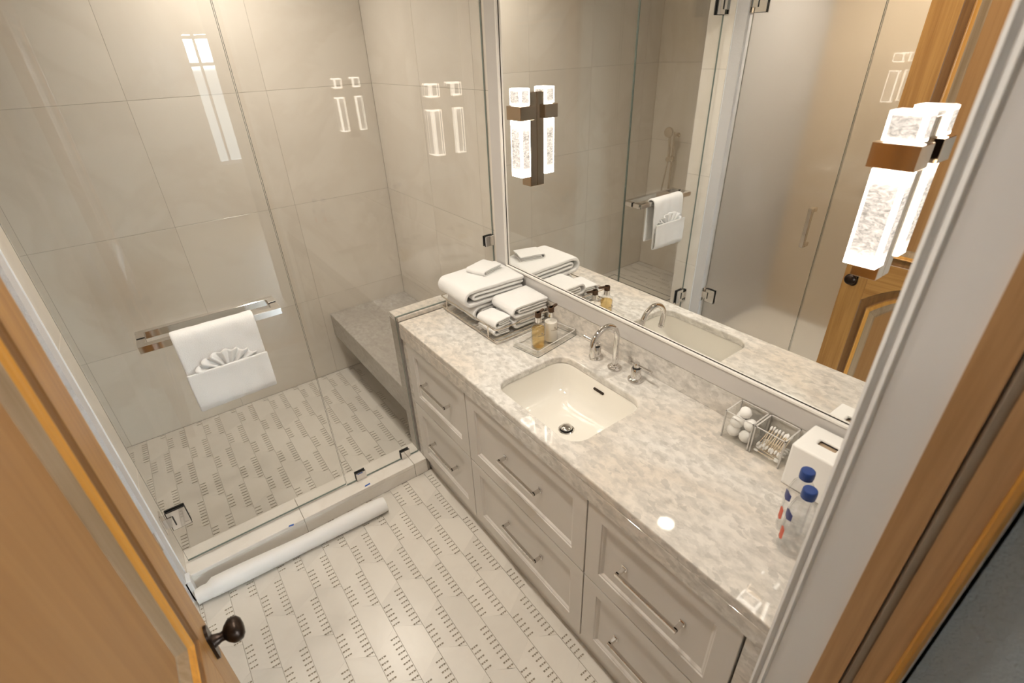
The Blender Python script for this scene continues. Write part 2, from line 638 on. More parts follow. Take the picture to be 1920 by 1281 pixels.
def wall_tiles(parent, axis, face, thick, us, zs, mat, gap=0.0008):
    """Separate large-format tiles on a wall; axis is the wall normal, face its outer plane."""
    for i in range(len(us) - 1):
        for j in range(len(zs) - 1):
            u0, u1, z0, z1 = us[i] + gap, us[i + 1] - gap, zs[j] + gap, zs[j + 1] - gap
            if u1 - u0 < 0.01 or z1 - z0 < 0.01:
                continue
            q = MB()
            if axis == 'Y':
                q.box(u0, u1, face, face + thick, z0, z1)
            else:
                q.box(face, face + thick, u0, u1, z0, z1)
            q.build('tile', mat, parent, bevel=0.0005, seg=1)


MB().box(XS, 0.0, YB + 0.0012, 1.2, 0, ZTOP).build('grout_bed', M_GROUT, wall_back)
MB().box(0.0012, 0.012, -0.052, YB, 0, ZTOP).build('grout_bed', M_GROUT, wall_right)
MB().box(XS - 0.012, XS - 0.0012, 0.105, YB, 0, ZTOP).build('grout_bed', M_GROUT, wall_left)
MB().box(XP - 0.012, XP - 0.0012, -0.062, 0.105, 0, ZTOP).build('grout_bed', M_GROUT, wall_mid)
MB().box(XP - 0.012, XP - 0.003, -0.135, -0.067, 0, ZTOP).build('plaster_face', M_TEXT, wall_mid)
ZS = [0.0, 0.57, 1.173, 1.776, 2.379, ZTOP]
wall_tiles(wall_back, 'Y', YB, 0.012, [XS, -2.43, -1.817, -1.21, -0.59, 0.0], ZS, M_TILE)
wall_tiles(wall_right, 'X', 0.0, 0.012, [0.082, 0.585, YB], ZS, M_TILE)
wall_tiles(wall_right, 'X', 0.0, 0.012, [-0.052, 0.082], [HC + 0.018] + ZS[2:], M_TILE)
wall_tiles(wall_left, 'X', XS - 0.012, 0.012, [0.105, 0.60, YB], ZS, M_TILE)
wall_tiles(wall_mid, 'Y', 0.093, 0.012, [XS, -2.2, XP], ZS, M_TILE)
wall_tiles(wall_mid, 'X', XP - 0.012, 0.012, [-0.062, 0.105], ZS, M_TILE)
MB().box(XP - 0.011, XP + 0.001, -0.0675, -0.0625, 0.0, ZTOP).build('edge_bead', M_TRIM, wall_mid, bevel=0.003)
bbl = MB().box(XP - 0.012, XP + 0.012, -0.135, -0.079, 0, 0.115)
struct(bbl.build('baseboard_left', M_TRIM, bevel=0.004), 'short white baseboard block beside the shower curb')

struct(MB().box(-2.76, 0.16, -1.99, 1.33, -0.16, -0.075).build('floor_slab', M_GROUT), 'concrete slab under the tiled floors')

# ------------------------------------------------------------------ floors with trapezoid marble tiles
P_ = 0.352
LW = 0.097


def floor_tiles(parent, x0, x1, y0, y1, split):
    g = 0.0009
    kk0 = int(math.floor((x0 + 1.162) / LW)) - 1
    kk1 = int(math.ceil((x1 + 1.162) / LW)) + 1
    cache = {}
    for k in range(kk0, kk1):
        X = -1.162 + LW * k
        ph = 0.826 - 0.5 * P_ * k
        n0 = int(math.floor((y0 - ph) / P_)) - 1
        n1 = int(math.ceil((y1 - ph) / P_)) + 2
        for nn in range(n0, n1):
            yt = ph + nn * P_
            for kind in (0, 1):
                if kind == 0:      # plain piece, wide on the left
                    quad = [(g, 0.0165 + g), (LW - g, -0.044 + g), (LW - g, -0.165 - g), (g, -0.2175 - g)][::-1]
                    quad = [(a, b_) for a, b_ in quad]
                    top = [(quad, 0)]
                else:              # piece with slotted ladders along both long edges, wide on the right
                    quad = [(g, -0.2175 - g), (LW - g, -0.165 - g), (LW - g, -0.3955 + g + 0.0005), (g, -0.3355 + g)][::-1]
                    top = []
                    # centre and margins
                    yT = lambda x: -0.2175 - g + (0.0525) * (x / LW)
                    yBm = lambda x: -0.3355 + g - 0.06 * (x / LW)
                    for (xa, xb) in ((g, 0.003), (0.029, 0.068), (0.0945, LW - g)):
                        top.append(([(xa, yBm(xa)), (xb, yBm(xb)), (xb, yT(xb)), (xa, yT(xa))], 0))
                    for (xa, xb, ya, yb) in ((0.003, 0.029, -0.334, -0.2215), (0.068, 0.0945, -0.379, -0.183)):
                        # light ends of the ladder
                        top.append(([(xa, yBm(xa)), (xb, yBm(xb)), (xb, ya), (xa, ya)], 0))
                        top.append(([(xa, yb), (xb, yb), (xb, yT(xb)), (xa, yT(xa))], 0))
                        pitch = 0.0212
                        nr = int(round((yb - ya) / pitch))
                        pitch = (yb - ya) / nr
                        for r_ in range(nr):
                            ra = ya + r_ * pitch + 0.0062
                            top.append(([(xa, ra), (xb, ra), (xb, ra + pitch - 0.0062), (xa, ra + pitch - 0.0062)], 0))
                        if split:
                            for q in (0.34, 0.66):
                                xc = xa + (xb - xa) * q
                                top.append(([(xc - 0.0014, ya), (xc + 0.0014, ya), (xc + 0.0014, yb), (xc - 0.0014, yb)], 2))
                wq = [(a + X, b_ + yt) for a, b_ in quad]
                cq = clip(wq, x0, x1, y0, y1)
                if len(cq) < 3 or abs(area(cq)) < 1.2e-4:
                    continue
                whole = len(cq) == 4 and abs(area(cq) - area(wq)) < 1e-9
                key = (kind,)
                if whole and key in cache:
                    o = bpy.data.objects.new('tile', cache[key])
                    COL.objects.link(o)
                    o.location = (X, yt, 0)
                    o.parent = parent
                    continue
                ox, oy = X, yt
                q = MB()
                loc_clip = (x0 - ox, x1 - ox, y0 - oy, y1 - oy)
                for poly, mi in top:
                    pc = clip(poly, *loc_clip)
                    if len(pc) < 3:
                        continue
                    if area(pc) < 0:
                        pc = pc[::-1]
                    if area(pc) < 1e-8:
                        continue
                    if mi == 2:
                        q.prism(pc, -0.006, -0.0004, 0)
                    else:
                        q.prism(pc, -0.006, 0.0, mi)
                if kind == 1:
                    pc = clip(quad, *loc_clip)
                    if area(pc) < 0:
                        pc = pc[::-1]
                    q.prism(pc, -0.011, -0.0028, 1)
                o = q.build('tile', [M_FLOOR, M_SLOT], parent)
                o.location = (ox, oy, 0)
                if whole:
                    cache[key] = o.data


floor = struct(MB().box(XP, XF + 0.027, YD - 0.2, -0.077, -0.08, -0.0035).build('floor', M_GROUT), 'bathroom floor of marble tiles with slotted ladder strips')
floor_tiles(floor, XP + 0.002, XF + 0.027, YD - 0.02, -0.078, True)
floor_s = struct(MB().box(XS, 0.0, 0.080, YB, -0.08, -0.0035).build('floor_shower', M_GROUT), 'shower floor of marble tiles with slotted ladder strips')
floor_tiles(floor_s, XS + 0.002, -0.30, 0.082, YB - 0.002, False)
struct(MB().box(XS, XP, -1.25, -0.135, -0.08, 0.0).build('floor_toilet_room', M_WCFLOOR), 'pale floor behind the second glass door')
struct(MB().box(-4.2, 3.2, -6.15, YD - 0.2, -0.08, -0.002).build('floor_hall', M_HFLOOR), 'wood floor of the room behind the doorway')
struct(MB().box(XP - 0.3, XJ + 0.01, YD - 0.2, YD - 0.02, -0.05, 0.0035).build('trim_threshold', M_JAMB, bevel=0.003), 'wooden door threshold')

# curb under the shower glass
curb = struct(MB().box(XP, XF + 0.02, -0.070, 0.074, -0.02, 0.080).build('trim_curb', M_GROUT), 'marble curb under the shower glass')
for (xa, xb) in ((XP, -1.186), (-1.184, -0.622), (-0.620, XF + 0.002)):
    MB().box(xa, xb, -0.077, 0.080, 0.066, 0.087).build('coping_slab', M_CURB, curb, bevel=0.002)
    MB().box(xa, xb, -0.077, -0.069, 0.0, 0.066).build('riser_slab', M_CURB, curb)
    MB().box(xa, xb, 0.072, 0.080, -0.002, 0.066).build('riser_slab', M_CURB, curb)
for (x, y, w, a, lb) in ((-1.243, -0.0775, 0.012, 20, 'tiny scrap of blue tape on curb edge near its middle joint'), (-0.870, -0.062, 0.016, 35, 'larger scrap of blue tape on curb top near the vanity')):
    t = MB().prism([(-w, -0.0035), (w * 0.8, -0.005), (w, 0.004), (-w * 0.7, 0.0045)], 0.0, 0.0006)
    o = t.build('tape_scrap', M_TAPE, loc=(x, y, 0.0875), rotz=R(a - 30))
    tag(o, lb, 'tape')

# linear drain in the shower floor
dr = empty('linear_drain', (-2.11, 0.76, 0), 'long tile-insert linear drain with dark double outline', 'drain')
q = MB()
for (xa, xb, ya, yb) in ((-2.155, -2.149, 0.42, 1.11), (-2.071, -2.065, 0.42, 1.11), (-2.155, -2.065, 0.42, 0.426), (-2.155, -2.065, 1.104, 1.11)):
    q.box(xa + 2.11, xb + 2.11, ya - 0.76, yb - 0.76, -0.002, 0.0012)
q.build('slot_frame', M_BLACK, dr)
MB().box(-2.147 + 2.11, -2.073 + 2.11, 0.428 - 0.76, 1.102 - 0.76, -0.002, 0.0014).build('tile_insert', M_FLOOR, dr)

# ------------------------------------------------------------------ shower bench
bench = empty('shower_bench', (-0.27, 0.63, 0), 'floating grey stone shower bench behind the low wall', 'bench')
MB().box(-0.545 + 0.27, 0.0 + 0.268, 0.084 - 0.63, YB - 0.632, 0.282, 0.442).build('seat_slab', M_GREYSTONE, bench, bevel=0.004)
MB().box(-0.30 + 0.27, 0.268, 0.084 - 0.63, YB - 0.632, 0.0, 0.282).build('support', M_TILE, bench)

# ------------------------------------------------------------------ glass of the shower


def pane(name, poly, axis, c, th, parent, mat=M_GLASS, edge=M_GEDGE):
    """Glass sheet from an outline; big faces clear, cut edges green."""
    n_ = len(poly)
    q = MB()

    def Pt(a, b_, d):
        return (a, d, b_) if axis == 'Y' else (d, a, b_)
    v0 = [Pt(a, b_, c - th / 2) for a, b_ in poly]
    v1 = [Pt(a, b_, c + th / 2) for a, b_ in poly]
    q.add(v0 + v1, [tuple(range(n_)), tuple(range(n_, 2 * n_))[::-1]], 0)
    q.add(v0 + v1, [(i, (i + 1) % n_, (i + 1) % n_ + n_, i + n_) for i in range(n_)], 1)
    return q.build(name, [mat, edge], parent)


ZG0, ZG1 = 0.092, 2.30
XG = -0.952
sd = empty('shower_door', (0, 0, 0), 'frameless clear glass shower door with a square chrome towel bar', 'shower door')
pane('glass_pane', [(-1.646, ZG0 + 0.006), (XG - 0.002, ZG0 + 0.006), (XG - 0.002, ZG1), (-1.646, ZG1)], 'Y', 0.0, 0.010, sd)


def glass_hinge(parent, z, axis='Y', sgn=1, base=(-1.662, 0.0)):
    """Square wall-to-glass hinge: plates on both faces of the pane, pivot, wall leaf, black gaskets."""
    q = MB()
    bx, by = base
    hh = 0.047
    for s in (-1, 1):
        if axis == 'Y':
            q.box(bx + 0.024, bx + 0.090, by + s * 0.006, by + s * 0.013, z - hh, z + hh)
        else:
            q.box(bx + s * 0.006, bx + s * 0.013, by - 0.024, by - 0.090, z - hh, z + hh)
    o = q.build('hinge', M_CHROME, parent, bevel=0.0012, seg=1)
    g = MB()
    for s in (-1, 1):
        if axis == 'Y':
            g.box(bx + 0.022, bx + 0.0915, by + s * 0.0052, by + s * 0.0105, z - hh - 0.002, z + hh + 0.002)
        else:
            g.box(bx + s * 0.0052, bx + s * 0.0105, by - 0.022, by - 0.0915, z - hh - 0.002, z + hh + 0.002)
    g.build('gasket', M_BLACK, o)
    k = MB()
    if axis == 'Y':
        k.box(bx + 0.001, bx + 0.040, by - 0.017, by + 0.017, z - 0.024, z + 0.024)
        k.box(bx + 0.0005, bx + 0.006, by - 0.026, by + 0.026, z - hh, z + hh)
    else:
        k.box(bx - 0.017, bx + 0.017, by - 0.001, by - 0.040, z - 0.024, z + 0.024)
        k.box(bx - 0.026, bx + 0.026, by - 0.0005, by - 0.006, z - hh, z + hh)
    k.build('pivot_block', M_CHROME, o, bevel=0.001, seg=1)
    g = MB()
    if axis == 'Y':
        g.box(bx + 0.0401, bx + 0.0436, by - 0.0165, by + 0.0165, z - 0.023, z + 0.023)
    else:
        g.box(bx - 0.0165, bx + 0.0165, by - 0.0401, by - 0.0436, z - 0.023, z + 0.023)
    g.build('pivot_gap', M_BLACK, o)


for z in (0.338, 2.09):
    glass_hinge(sd, z)
# towel bar: a closed loop of square tube through the glass
tb = MB()
xa, xb, zb_, hb = -1.478, -1.020, 1.105, 0.013
tb.box(xa, xb, -0.070, -0.046, zb_ - hb, zb_ + hb)
tb.box(xa, xb, 0.046, 0.070, zb_ - hb, zb_ + hb)
for x in (xa, xb - 0.026):
    tb.box(x, x + 0.026, -0.046, -0.0065, zb_ - hb, zb_ + hb)
    tb.box(x, x + 0.026, 0.0065, 0.046, zb_ - hb, zb_ + hb)
bar = tb.build('towel_bar', M_CHROME, sd, bevel=0.0012, seg=1)
q = MB()
for x in (xa, xb - 0.026):
    q.box(x + 0.001, x + 0.025, -0.0065, -0.0048, zb_ - hb + 0.001, zb_ + hb - 0.001)
    q.box(x + 0.001, x + 0.025, 0.0048, 0.0065, zb_ - hb + 0.001, zb_ + hb - 0.001)
q.build('washer', M_BLACK, bar)

sp = empty('shower_screen', (0, 0, 0), 'fixed clear glass shower panel notched over the low stone wall', 'glass panel')
pane('glass_pane', [(XG + 0.002, ZG0 - 0.003), (XF - 0.004, ZG0 - 0.003), (XF - 0.004, HC + 0.021), (-0.003, HC + 0.021), (-0.003, ZG1), (XG + 0.002, ZG1)], 'Y', 0.0, 0.010, sp)
for (x0, x1, z0, z1) in ((-0.900, -0.850, 0.088, 0.136), (-0.655, -0.607, 0.088, 0.136), (-0.052, -0.004, 1.103, 1.153)):
    q = MB()
    for s in (-1, 1):
        q.box(x0, x1, s * 0.0062, s * 0.012, z0, z1)
    o = q.build('clip', M_CHROME, sp, bevel=0.001, seg=1)
    q = MB()
    for s in (-1, 1):
        q.box(x0 - 0.0022, x1 - 0.001, s * 0.0052, s * 0.0098, z0 + 0.001, z1 + 0.0022)
    q.build('gasket', M_BLACK, o)

# second glass door, etched, in the left wall
wd = empty('etched_glass_door', (0, 0, 0), 'etched glass door with short chrome pull, seen in the mirror', 'glass door')
XW = XP - 0.036
pane('glass_pane', [(-0.788, 0.012), (-0.150, 0.012), (-0.150, ZG1), (-0.788, ZG1)], 'X', XW, 0.010, wd, mat=M_ETCH)
for z in (0.378, 2.09):
    glass_hinge(wd, z, 'X', base=(XW, -0.1355))
q = MB()
q.box(XW + 0.046, XW + 0.068, -0.738, -0.716, 0.89, 1.11)
q.box(XW + 0.006, XW + 0.046, -0.738, -0.716, 0.89, 0.912)
q.box(XW + 0.006, XW + 0.046, -0.738, -0.716, 1.088, 1.11)
q.build('pull_handle', M_NICKEL, wd, bevel=0.001, seg=1)
o = pane('etched_side_panel', [(-1.248, 0.004), (-0.794, 0.004), (-0.794, ZG1), (-1.248, ZG1)], 'X', XW, 0.010, None, mat=M_ETCH)
tag(o, 'fixed etched glass beside the etched door, behind the wooden door', 'glass panel')

# hand shower on the left wall (seen in the mirror)
hs = empty('hand_shower', (XS, 0.9, 0.6), 'chrome hand shower on a slide bar, seen in the mirror', 'hand shower')
MB().tube([(0.055, 0, 0.0), (0.055, 0, 0.66)], 0.009).build('slide_bar', M_NICKEL, hs, smooth=40)
for z in (0.03, 0.63):
    MB().lathe([(0.02, 0.0005), (0.02, 0.01), (0.009, 0.014), (0.009, 0.055)], (0, 0, z), 18, axis='X').build('wall_mount', M_NICKEL, hs, smooth=40)
q = MB()
q.lathe([(0.018, -0.022), (0.021, -0.018), (0.021, 0.018), (0.018, 0.022)], (0.055, 0, 0.44), 18)
q.lathe([(0.012, 0.0), (0.02, 0.02), (0.02, 0.045), (0.015, 0.05)], (0.072, 0, 0.445), 18, axis='X')
q.build('slider', M_NICKEL, hs, smooth=40)
q = MB()
q.tube([(0.10, 0, 0.44), (0.103, 0, 0.53), (0.115, 0, 0.63), (0.125, 0, 0.655)], [0.011, 0.012, 0.012, 0.014])
q.lathe([(0.015, -0.01), (0.04, 0.0), (0.044, 0.012), (0.040, 0.022)], (0.125, 0, 0.665), 22, axis='X')
q.build('spray_head', M_NICKEL, hs, smooth=40)
pts = []
for i in range(25):
    t = i / 24
    pts.append((0.10 - 0.06 * t + 0.04 * math.sin(math.pi * t), 0.035 * math.sin(math.pi * t) + 0.01 * t, 0.44 - 0.52 * math.sin(math.pi * min(t * 1.05, 1) * 0.62)))
MB().tube(pts, 0.006, 10).build('hose', M_NICKEL, hs, smooth=60)

# ------------------------------------------------------------------ vanity cabinet
XCF = -0.549        # drawer face plane
van = empty('vanity_cabinet', (-0.27, -0.89, 0), 'grey painted vanity cabinet with six panelled drawers', 'vanity')
vo = Vector((0.27, 0.89, 0))


def vb(q, name, mat, parent, **k):
    q.v = [(a + 0.27, b_ + 0.89, c) for a, b_, c in q.v]
    return q.build(name, mat, parent, **k)


vb(MB().box(-0.527, -0.519, -1.738, -0.052, 0.083, 0.783), 'carcass', M_DARK, van)
vb(MB().box(-0.527, -0.515, -1.76, -0.014, 0.0, 0.082), 'toe_kick', M_CAB, van)
vb(MB().box(XCF + 0.001, 0.0005, -0.050, -0.0135, 0.0, HC - 0.0855), 'end_panel', M_STONE, van, bevel=0.002)
vb(MB().box(XCF + 0.001, 0.0005, YV, -1.741, 0.0, HC - 0.0855), 'end_panel', M_STONE, van, bevel=0.002)


def drawer(y0, y1, z0, z1, hy0, hy1, hz):
    g = 0.0016
    y0 += g
    y1 -= g
    z0 += g
    z1 -= g
    q = MB()
    X0, X1 = XCF, -0.528
    iy0, iy1, iz0, iz1 = y0 + 0.058, y1 - 0.058, z0 + 0.058, z1 - 0.050
    # frame ring, sloping moulding, recessed panel
    rings = [
        [(X1, y0, z0), (X1, y1, z0), (X1, y1, z1), (X1, y0, z1)],
        [(X0, y0, z0), (X0, y1, z0), (X0, y1, z1), (X0, y0, z1)],
    ]

    def rr(x, d):
        return [(x, iy0 + d, iz0 + d), (x, iy1 - d, iz0 + d), (x, iy1 - d, iz1 - d), (x, iy0 + d, iz1 - d)]
    rings += [rr(X0, 0), rr(X0 + 0.0035, 0.002), rr(X0 + 0.0045, 0.006), rr(X0 + 0.009, 0.011), rr(X0 + 0.0105, 0.012)]
    q.loft(rings)
    d = vb(q, 'drawer', M_CAB, van, bevel=0.001, seg=1)
    h = MB()
    for y in (hy0, hy1):
        h.box(X0 + 0.009, X0 + 0.0135 - 0.008, y - 0.009, y + 0.009, hz - 0.009, hz + 0.009)
        h.box(X0 + 0.0055, X0 - 0.024, y - 0.0055, y + 0.0055, hz - 0.0055, hz + 0.0055)
    h.box(X0 - 0.018, X0 - 0.029, hy0 - 0.0055, hy1 + 0.0055, hz - 0.0055, hz + 0.0055)
    vb(h, 'handle', M_CHROME, d, bevel=0.001, seg=1)


for (ya, yb, h0, h1) in ((-0.557, -0.050, -0.405, -0.200), (-1.239, -0.559, -1.008, -0.808), (-1.737, -1.241, -1.590, -1.390)):
    drawer(ya, yb, 0.442, 0.783, h0, h1, 0.622)
    drawer(ya, yb, 0.082, 0.440, h0, h1, 0.268)

# countertop with sink cut-out
SX, SY, SHX, SHY = -0.330, -0.905, 0.165, 0.212
hole = rrect(SX, SY, SHX, SHY, 0.062, 8)
xa, xb, ya, yb = XF, 0.0, YV, -0.0135
outer = []
for (px, py) in hole:
    dx, dy = px - SX, py - SY
    t = min((xb - SX) / dx if dx > 1e-9 else 1e9, (xa - SX) / dx if dx < -1e-9 else 1e9, (yb - SY) / dy if dy > 1e-9 else 1e9, (ya - SY) / dy if dy < -1e-9 else 1e9)
    outer.append([SX + dx * t, SY + dy * t])
for cx_, cy_ in ((xb, yb), (xa, yb), (xa, ya), (xb, ya)):
    i = min(range(len(outer)), key=lambda i: (outer[i][0] - cx_) ** 2 + (outer[i][1] - cy_) ** 2)
    outer[i] = [cx_, cy_]
q = MB()
ZU = HC - 0.030
q.loft([[(x, y, ZU) for x, y in outer], [(x, y, HC) for x, y in outer], [(x, y, HC) for x, y in hole], [(x, y, ZU) for x, y in hole], [(x, y, ZU) for x, y in outer]], 0, False, False)
ct = q.build('countertop', M_STONE, bevel=0.006, seg=3)
tag(ct, 'polished white and grey mottled stone countertop on the vanity', 'countertop')
MB().box(XF, XF + 0.02, ya, yb, HC - 0.085, ZU + 0.0005).build('front_apron', M_STONE, ct, bevel=0.0015)
bs = MB().box(-0.02, 0.0, YV, -0.0135, HC, 0.966).build('backsplash', M_STONE, bevel=0.002)
tag(bs, 'low mottled stone backsplash strip under the mirror frame', 'backsplash')

# undermount sink
sk = empty('sink', (SX, SY, ZU - 0.15), 'cream rectangular undermount sink with rounded corners', 'sink')
rings = []
prof = [(0.020, 0.0, 0.06), (0.0015, 0.0, 0.062), (0.0, -0.004, 0.062), (-0.004, -0.030, 0.062), (-0.010, -0.060, 0.064), (-0.018, -0.085, 0.066), (-0.032, -0.105, 0.07), (-0.055, -0.118, 0.075), (-0.085, -0.125, 0.07), (-0.115, -0.129, 0.045)]
for d, z, r in prof:
    rings.append([(x, y, 0.15 + z) for x, y in rrect(0, 0, SHX + d, SHY + d, max(0.02, r), 8)])
rings.append([(x, y, 0.15 - 0.131) for x, y in rrect(0, 0, 0.022, 0.022, 0.021, 8)])
bowl = MB().loft(rings, 0, False, True).build('bowl', M_PORC, sk, smooth=70)
md = bowl.modifiers.new('shell', 'SOLIDIFY')
md.thickness = 0.006
md.offset = -1
dn = MB()
dn.lathe([(0.0, 0.012), (0.012, 0.0125), (0.020, 0.011), (0.0225, 0.008), (0.022, 0.006)], (0, 0, 0.021), 28)
o = dn.build('drain_stopper', M_CHROME, sk, smooth=50)
MB().lathe([(0.027, 0.0), (0.030, 0.002), (0.027, 0.0045), (0.0235, 0.0035), (0.0235, 0.0)], (0, 0, 0.0185), 28).build('drain_flange', M_CHROME, sk, smooth=50)
MB().lathe([(0.0236, 0.0), (0.0236, 0.004)], (0, 0, 0.0195), 28).build('drain_shadow_ring', M_BLACK, o)
ov = MB().prism(rrect(0.0, 0.0, 0.026, 0.0045, 0.0044, 5), -0.0012, 0.0012, axis='X')
MB().prism(rrect(0.0, 0.0, 0.026, 0.0045, 0.0044, 5), -0.006, 0.0008, axis='X').build('overflow_slot', M_KNOB, sk, loc=(0.1625, 0.0, 0.118))

# faucet
fa = empty('faucet', (-0.083, -0.896, HC), 'chrome widespread faucet with high arched spout and two lever handles', 'faucet')
path = [(0, 0, 0.004 + 0.13 * i / 6) for i in range(7)]
for i in range(1, 23):
    a = math.pi * i / 22 * 1.06
    path.append((-0.062 + 0.062 * math.cos(a), 0, 0.134 + 0.062 * math.sin(a)))
ex, ey, ez = path[-1]
path.append((ex + 0.004, 0, ez - 0.026))
MB().tube(path, 0.0105, 18).build('spout', M_CHROME, fa, smooth=50)
MB().lathe([(0.0105, 0.0), (0.0125, 0.001), (0.0125, 0.009), (0.0105, 0.010)], (ex + 0.004, 0, ez - 0.034), 20).build('aerator', M_CHROME, fa, smooth=40)
FL = [(0.026, 0.0), (0.0275, 0.003), (0.027, 0.006), (0.022, 0.0075), (0.0215, 0.011), (0.016, 0.0125), (0.0155, 0.017), (0.011, 0.018)]
MB().lathe(FL, (0, 0, 0), 30).build('flange', M_CHROME, fa, smooth=35)
for y, s in ((0.098, 1), (-0.102, -1)):
    q = MB().lathe([(0.0275, 0.0), (0.029, 0.003), (0.028, 0.007), (0.022, 0.009), (0.0185, 0.012), (0.0178, 0.05), (0.0165, 0.052)], (0, y, 0), 30)
    q.lathe([(0.0115, 0.055), (0.011, 0.071), (0.0095, 0.074)], (0, y, 0), 22)
    h = q.build('handle', M_CHROME, fa, smooth=35)
    MB().lathe([(0.0135, 0.051), (0.0135, 0.0565)], (0, y, 0), 22).build('seal_ring', M_BLACK, h)
    lv = MB().tube([(0, y - s * 0.022, 0.066), (0, y + s * 0.064, 0.066)], 0.0048, 12)
    lv.lathe([(0.0058, y - s * 0.025), (0.0058, y - s * 0.019)] if s > 0 else [(0.0058, y + 0.019), (0.0058, y + 0.025)], (0, 0, 0.066), 14, axis='Y')
    lv.lathe([(0.0062, y + s * 0.061), (0.0062, y + s * 0.067)] if s > 0 else [(0.0062, y - 0.067), (0.0062, y - 0.061)], (0, 0, 0.066), 14, axis='Y')
    lv.build('lever', M_CHROME, h, smooth=40)

# ------------------------------------------------------------------ mirror with frame and sconces
XM = -0.015
mr_ = empty('mirror', (0, -0.95, 1.0), 'wide framed wall mirror above the vanity', 'mirror')
ZM0, ZM1 = 1.045, 2.40
YM0, YM1 = -0.141, YV


def mbx(x0, x1, y0, y1, z0, z1):
    return MB().box(x0, x1, y0 + 0.95, y1 + 0.95, z0 - 1.0, z1 - 1.0)


mbx(XM, 0.008, YM1, YM0, ZM0, ZM1).build('mirror_pane', M_MIRROR, mr_)
mbx(-0.022, 0.011, -0.131, -0.0535, 0.967, ZM1 + 0.08).build('frame_rail', M_FRAME, mr_, bevel=0.002)
mbx(-0.022, 0.011, YM1, -0.131, 0.967, ZM0 - 0.010).build('frame_rail', M_FRAME, mr_, bevel=0.002)
mbx(-0.022, 0.011, YM1, -0.131, ZM1 + 0.01, ZM1 + 0.08).build('frame_rail', M_FRAME, mr_, bevel=0.002)
mbx(-0.0265, 0.008, YM1, -0.132, ZM0 - 0.010, ZM0 - 0.0022).build('bead', M_BEAD, mr_, bevel=0.001)
mbx(-0.0265, 0.008, -0.1388, -0.131, ZM0 - 0.010, ZM1).build('bead', M_BEAD, mr_, bevel=0.001)
mbx(-0.0165, 0.006, YM1, -0.1388, ZM0 - 0.0022, ZM0).build('dark_line', M_DARK, mr_)
mbx(-0.0165, 0.006, -0.141, -0.1388, ZM0 - 0.0022, ZM1).build('dark_line', M_DARK, mr_)


def crystal(z0, z1, parent):
    """Block of bubbled crystal: glowing bevelled edges, textured faces."""
    x0, x1, y0, y1 = -0.098, -0.050, -0.034, 0.034
    e = 0.008
    q = MB()

    def face(ax, v, u0, u1, w0, w1, s):
        def Pt(u, w, d=0.0):
            if ax == 'x':
                return (v - s * d, u, w)
            if ax == 'y':
                return (u, v - s * d, w)
            return (u, w, v - s * d)
        a = [Pt(u0 + e, w0 + e), Pt(u1 - e, w0 + e), Pt(u1 - e, w1 - e), Pt(u0 + e, w1 - e)]
        o_ = [Pt(u0 + 0.002, w0 + 0.002, 0.0018), Pt(u1 - 0.002, w0 + 0.002, 0.0018), Pt(u1 - 0.002, w1 - 0.002, 0.0018), Pt(u0 + 0.002, w1 - 0.002, 0.0018)]
        # subdivided rough face
        N1, N2 = 4, max(4, int((w1 - w0) / 0.014))
        vs_, fs = [], []
        for j in range(N2 + 1):
            for i in range(N1 + 1):
                u = u0 + e + (u1 - u0 - 2 * e) * i / N1
                w = w0 + e + (w1 - w0 - 2 * e) * j / N2
                d = 0.0
                if 0 < i < N1 and 0 < j < N2:
                    d = 0.003 * random.random()
                vs_.append(Pt(u, w, d))
        for j in range(N2):
            for i in range(N1):
                k = j * (N1 + 1) + i
                fs.append((k, k + 1, k + N1 + 2, k + N1 + 1))
        q.add(vs_, fs, 1)
        q.add(a + o_, [(i, (i + 1) % 4, (i + 1) % 4 + 4, i + 4) for i in range(4)], 0)
    face('x', x0, y0, y1, z0, z1, -1)
    face('x', x1, y0, y1, z0, z1, 1)
    face('y', y0, x0, x1, z0, z1, -1)
    face('y', y1, x0, x1, z0, z1, 1)
    face('z', z0, x0, x1, y0, y1, -1)
    face('z', z1, x0, x1, y0, y1, 1)
    return q.build('crystal', [M_CRY_EDGE, M_CRY], parent)


for yc, lb in ((-0.336, 'glowing crystal sconce on mirror above the folded towels'), (-1.575, 'glowing crystal sconce on mirror beside the door casing')):
    s = empty('wall_sconce', (0, yc, 0), lb, 'sconce', 'crystal sconces on the mirror')
    MB().box(-0.049, XM - 0.0005, -0.027, 0.027, 1.447, 1.785).build('backplate', M_BRONZE, s, bevel=0.001, seg=1)
    crystal(1.742, 1.800, s)
    crystal(1.486, 1.692, s)
    MB().box(-0.105, -0.040, -0.043, 0.043, 1.693, 1.741).build('band', M_BRONZE, s, bevel=0.001, seg=1)

# ------------------------------------------------------------------ towels


def displaced(o, strength=0.004, scale=6.0, seed=0.0):
    me = o.data
    for v in me.vertices:
        p = Vector(v.co) * scale + Vector((seed, seed * 1.7, -seed))
        d = noise.noise_vector(p) * strength + noise.noise_vector(p * 3.1) * strength * 0.35
        v.co += Vector((d.x, d.y, d.z))


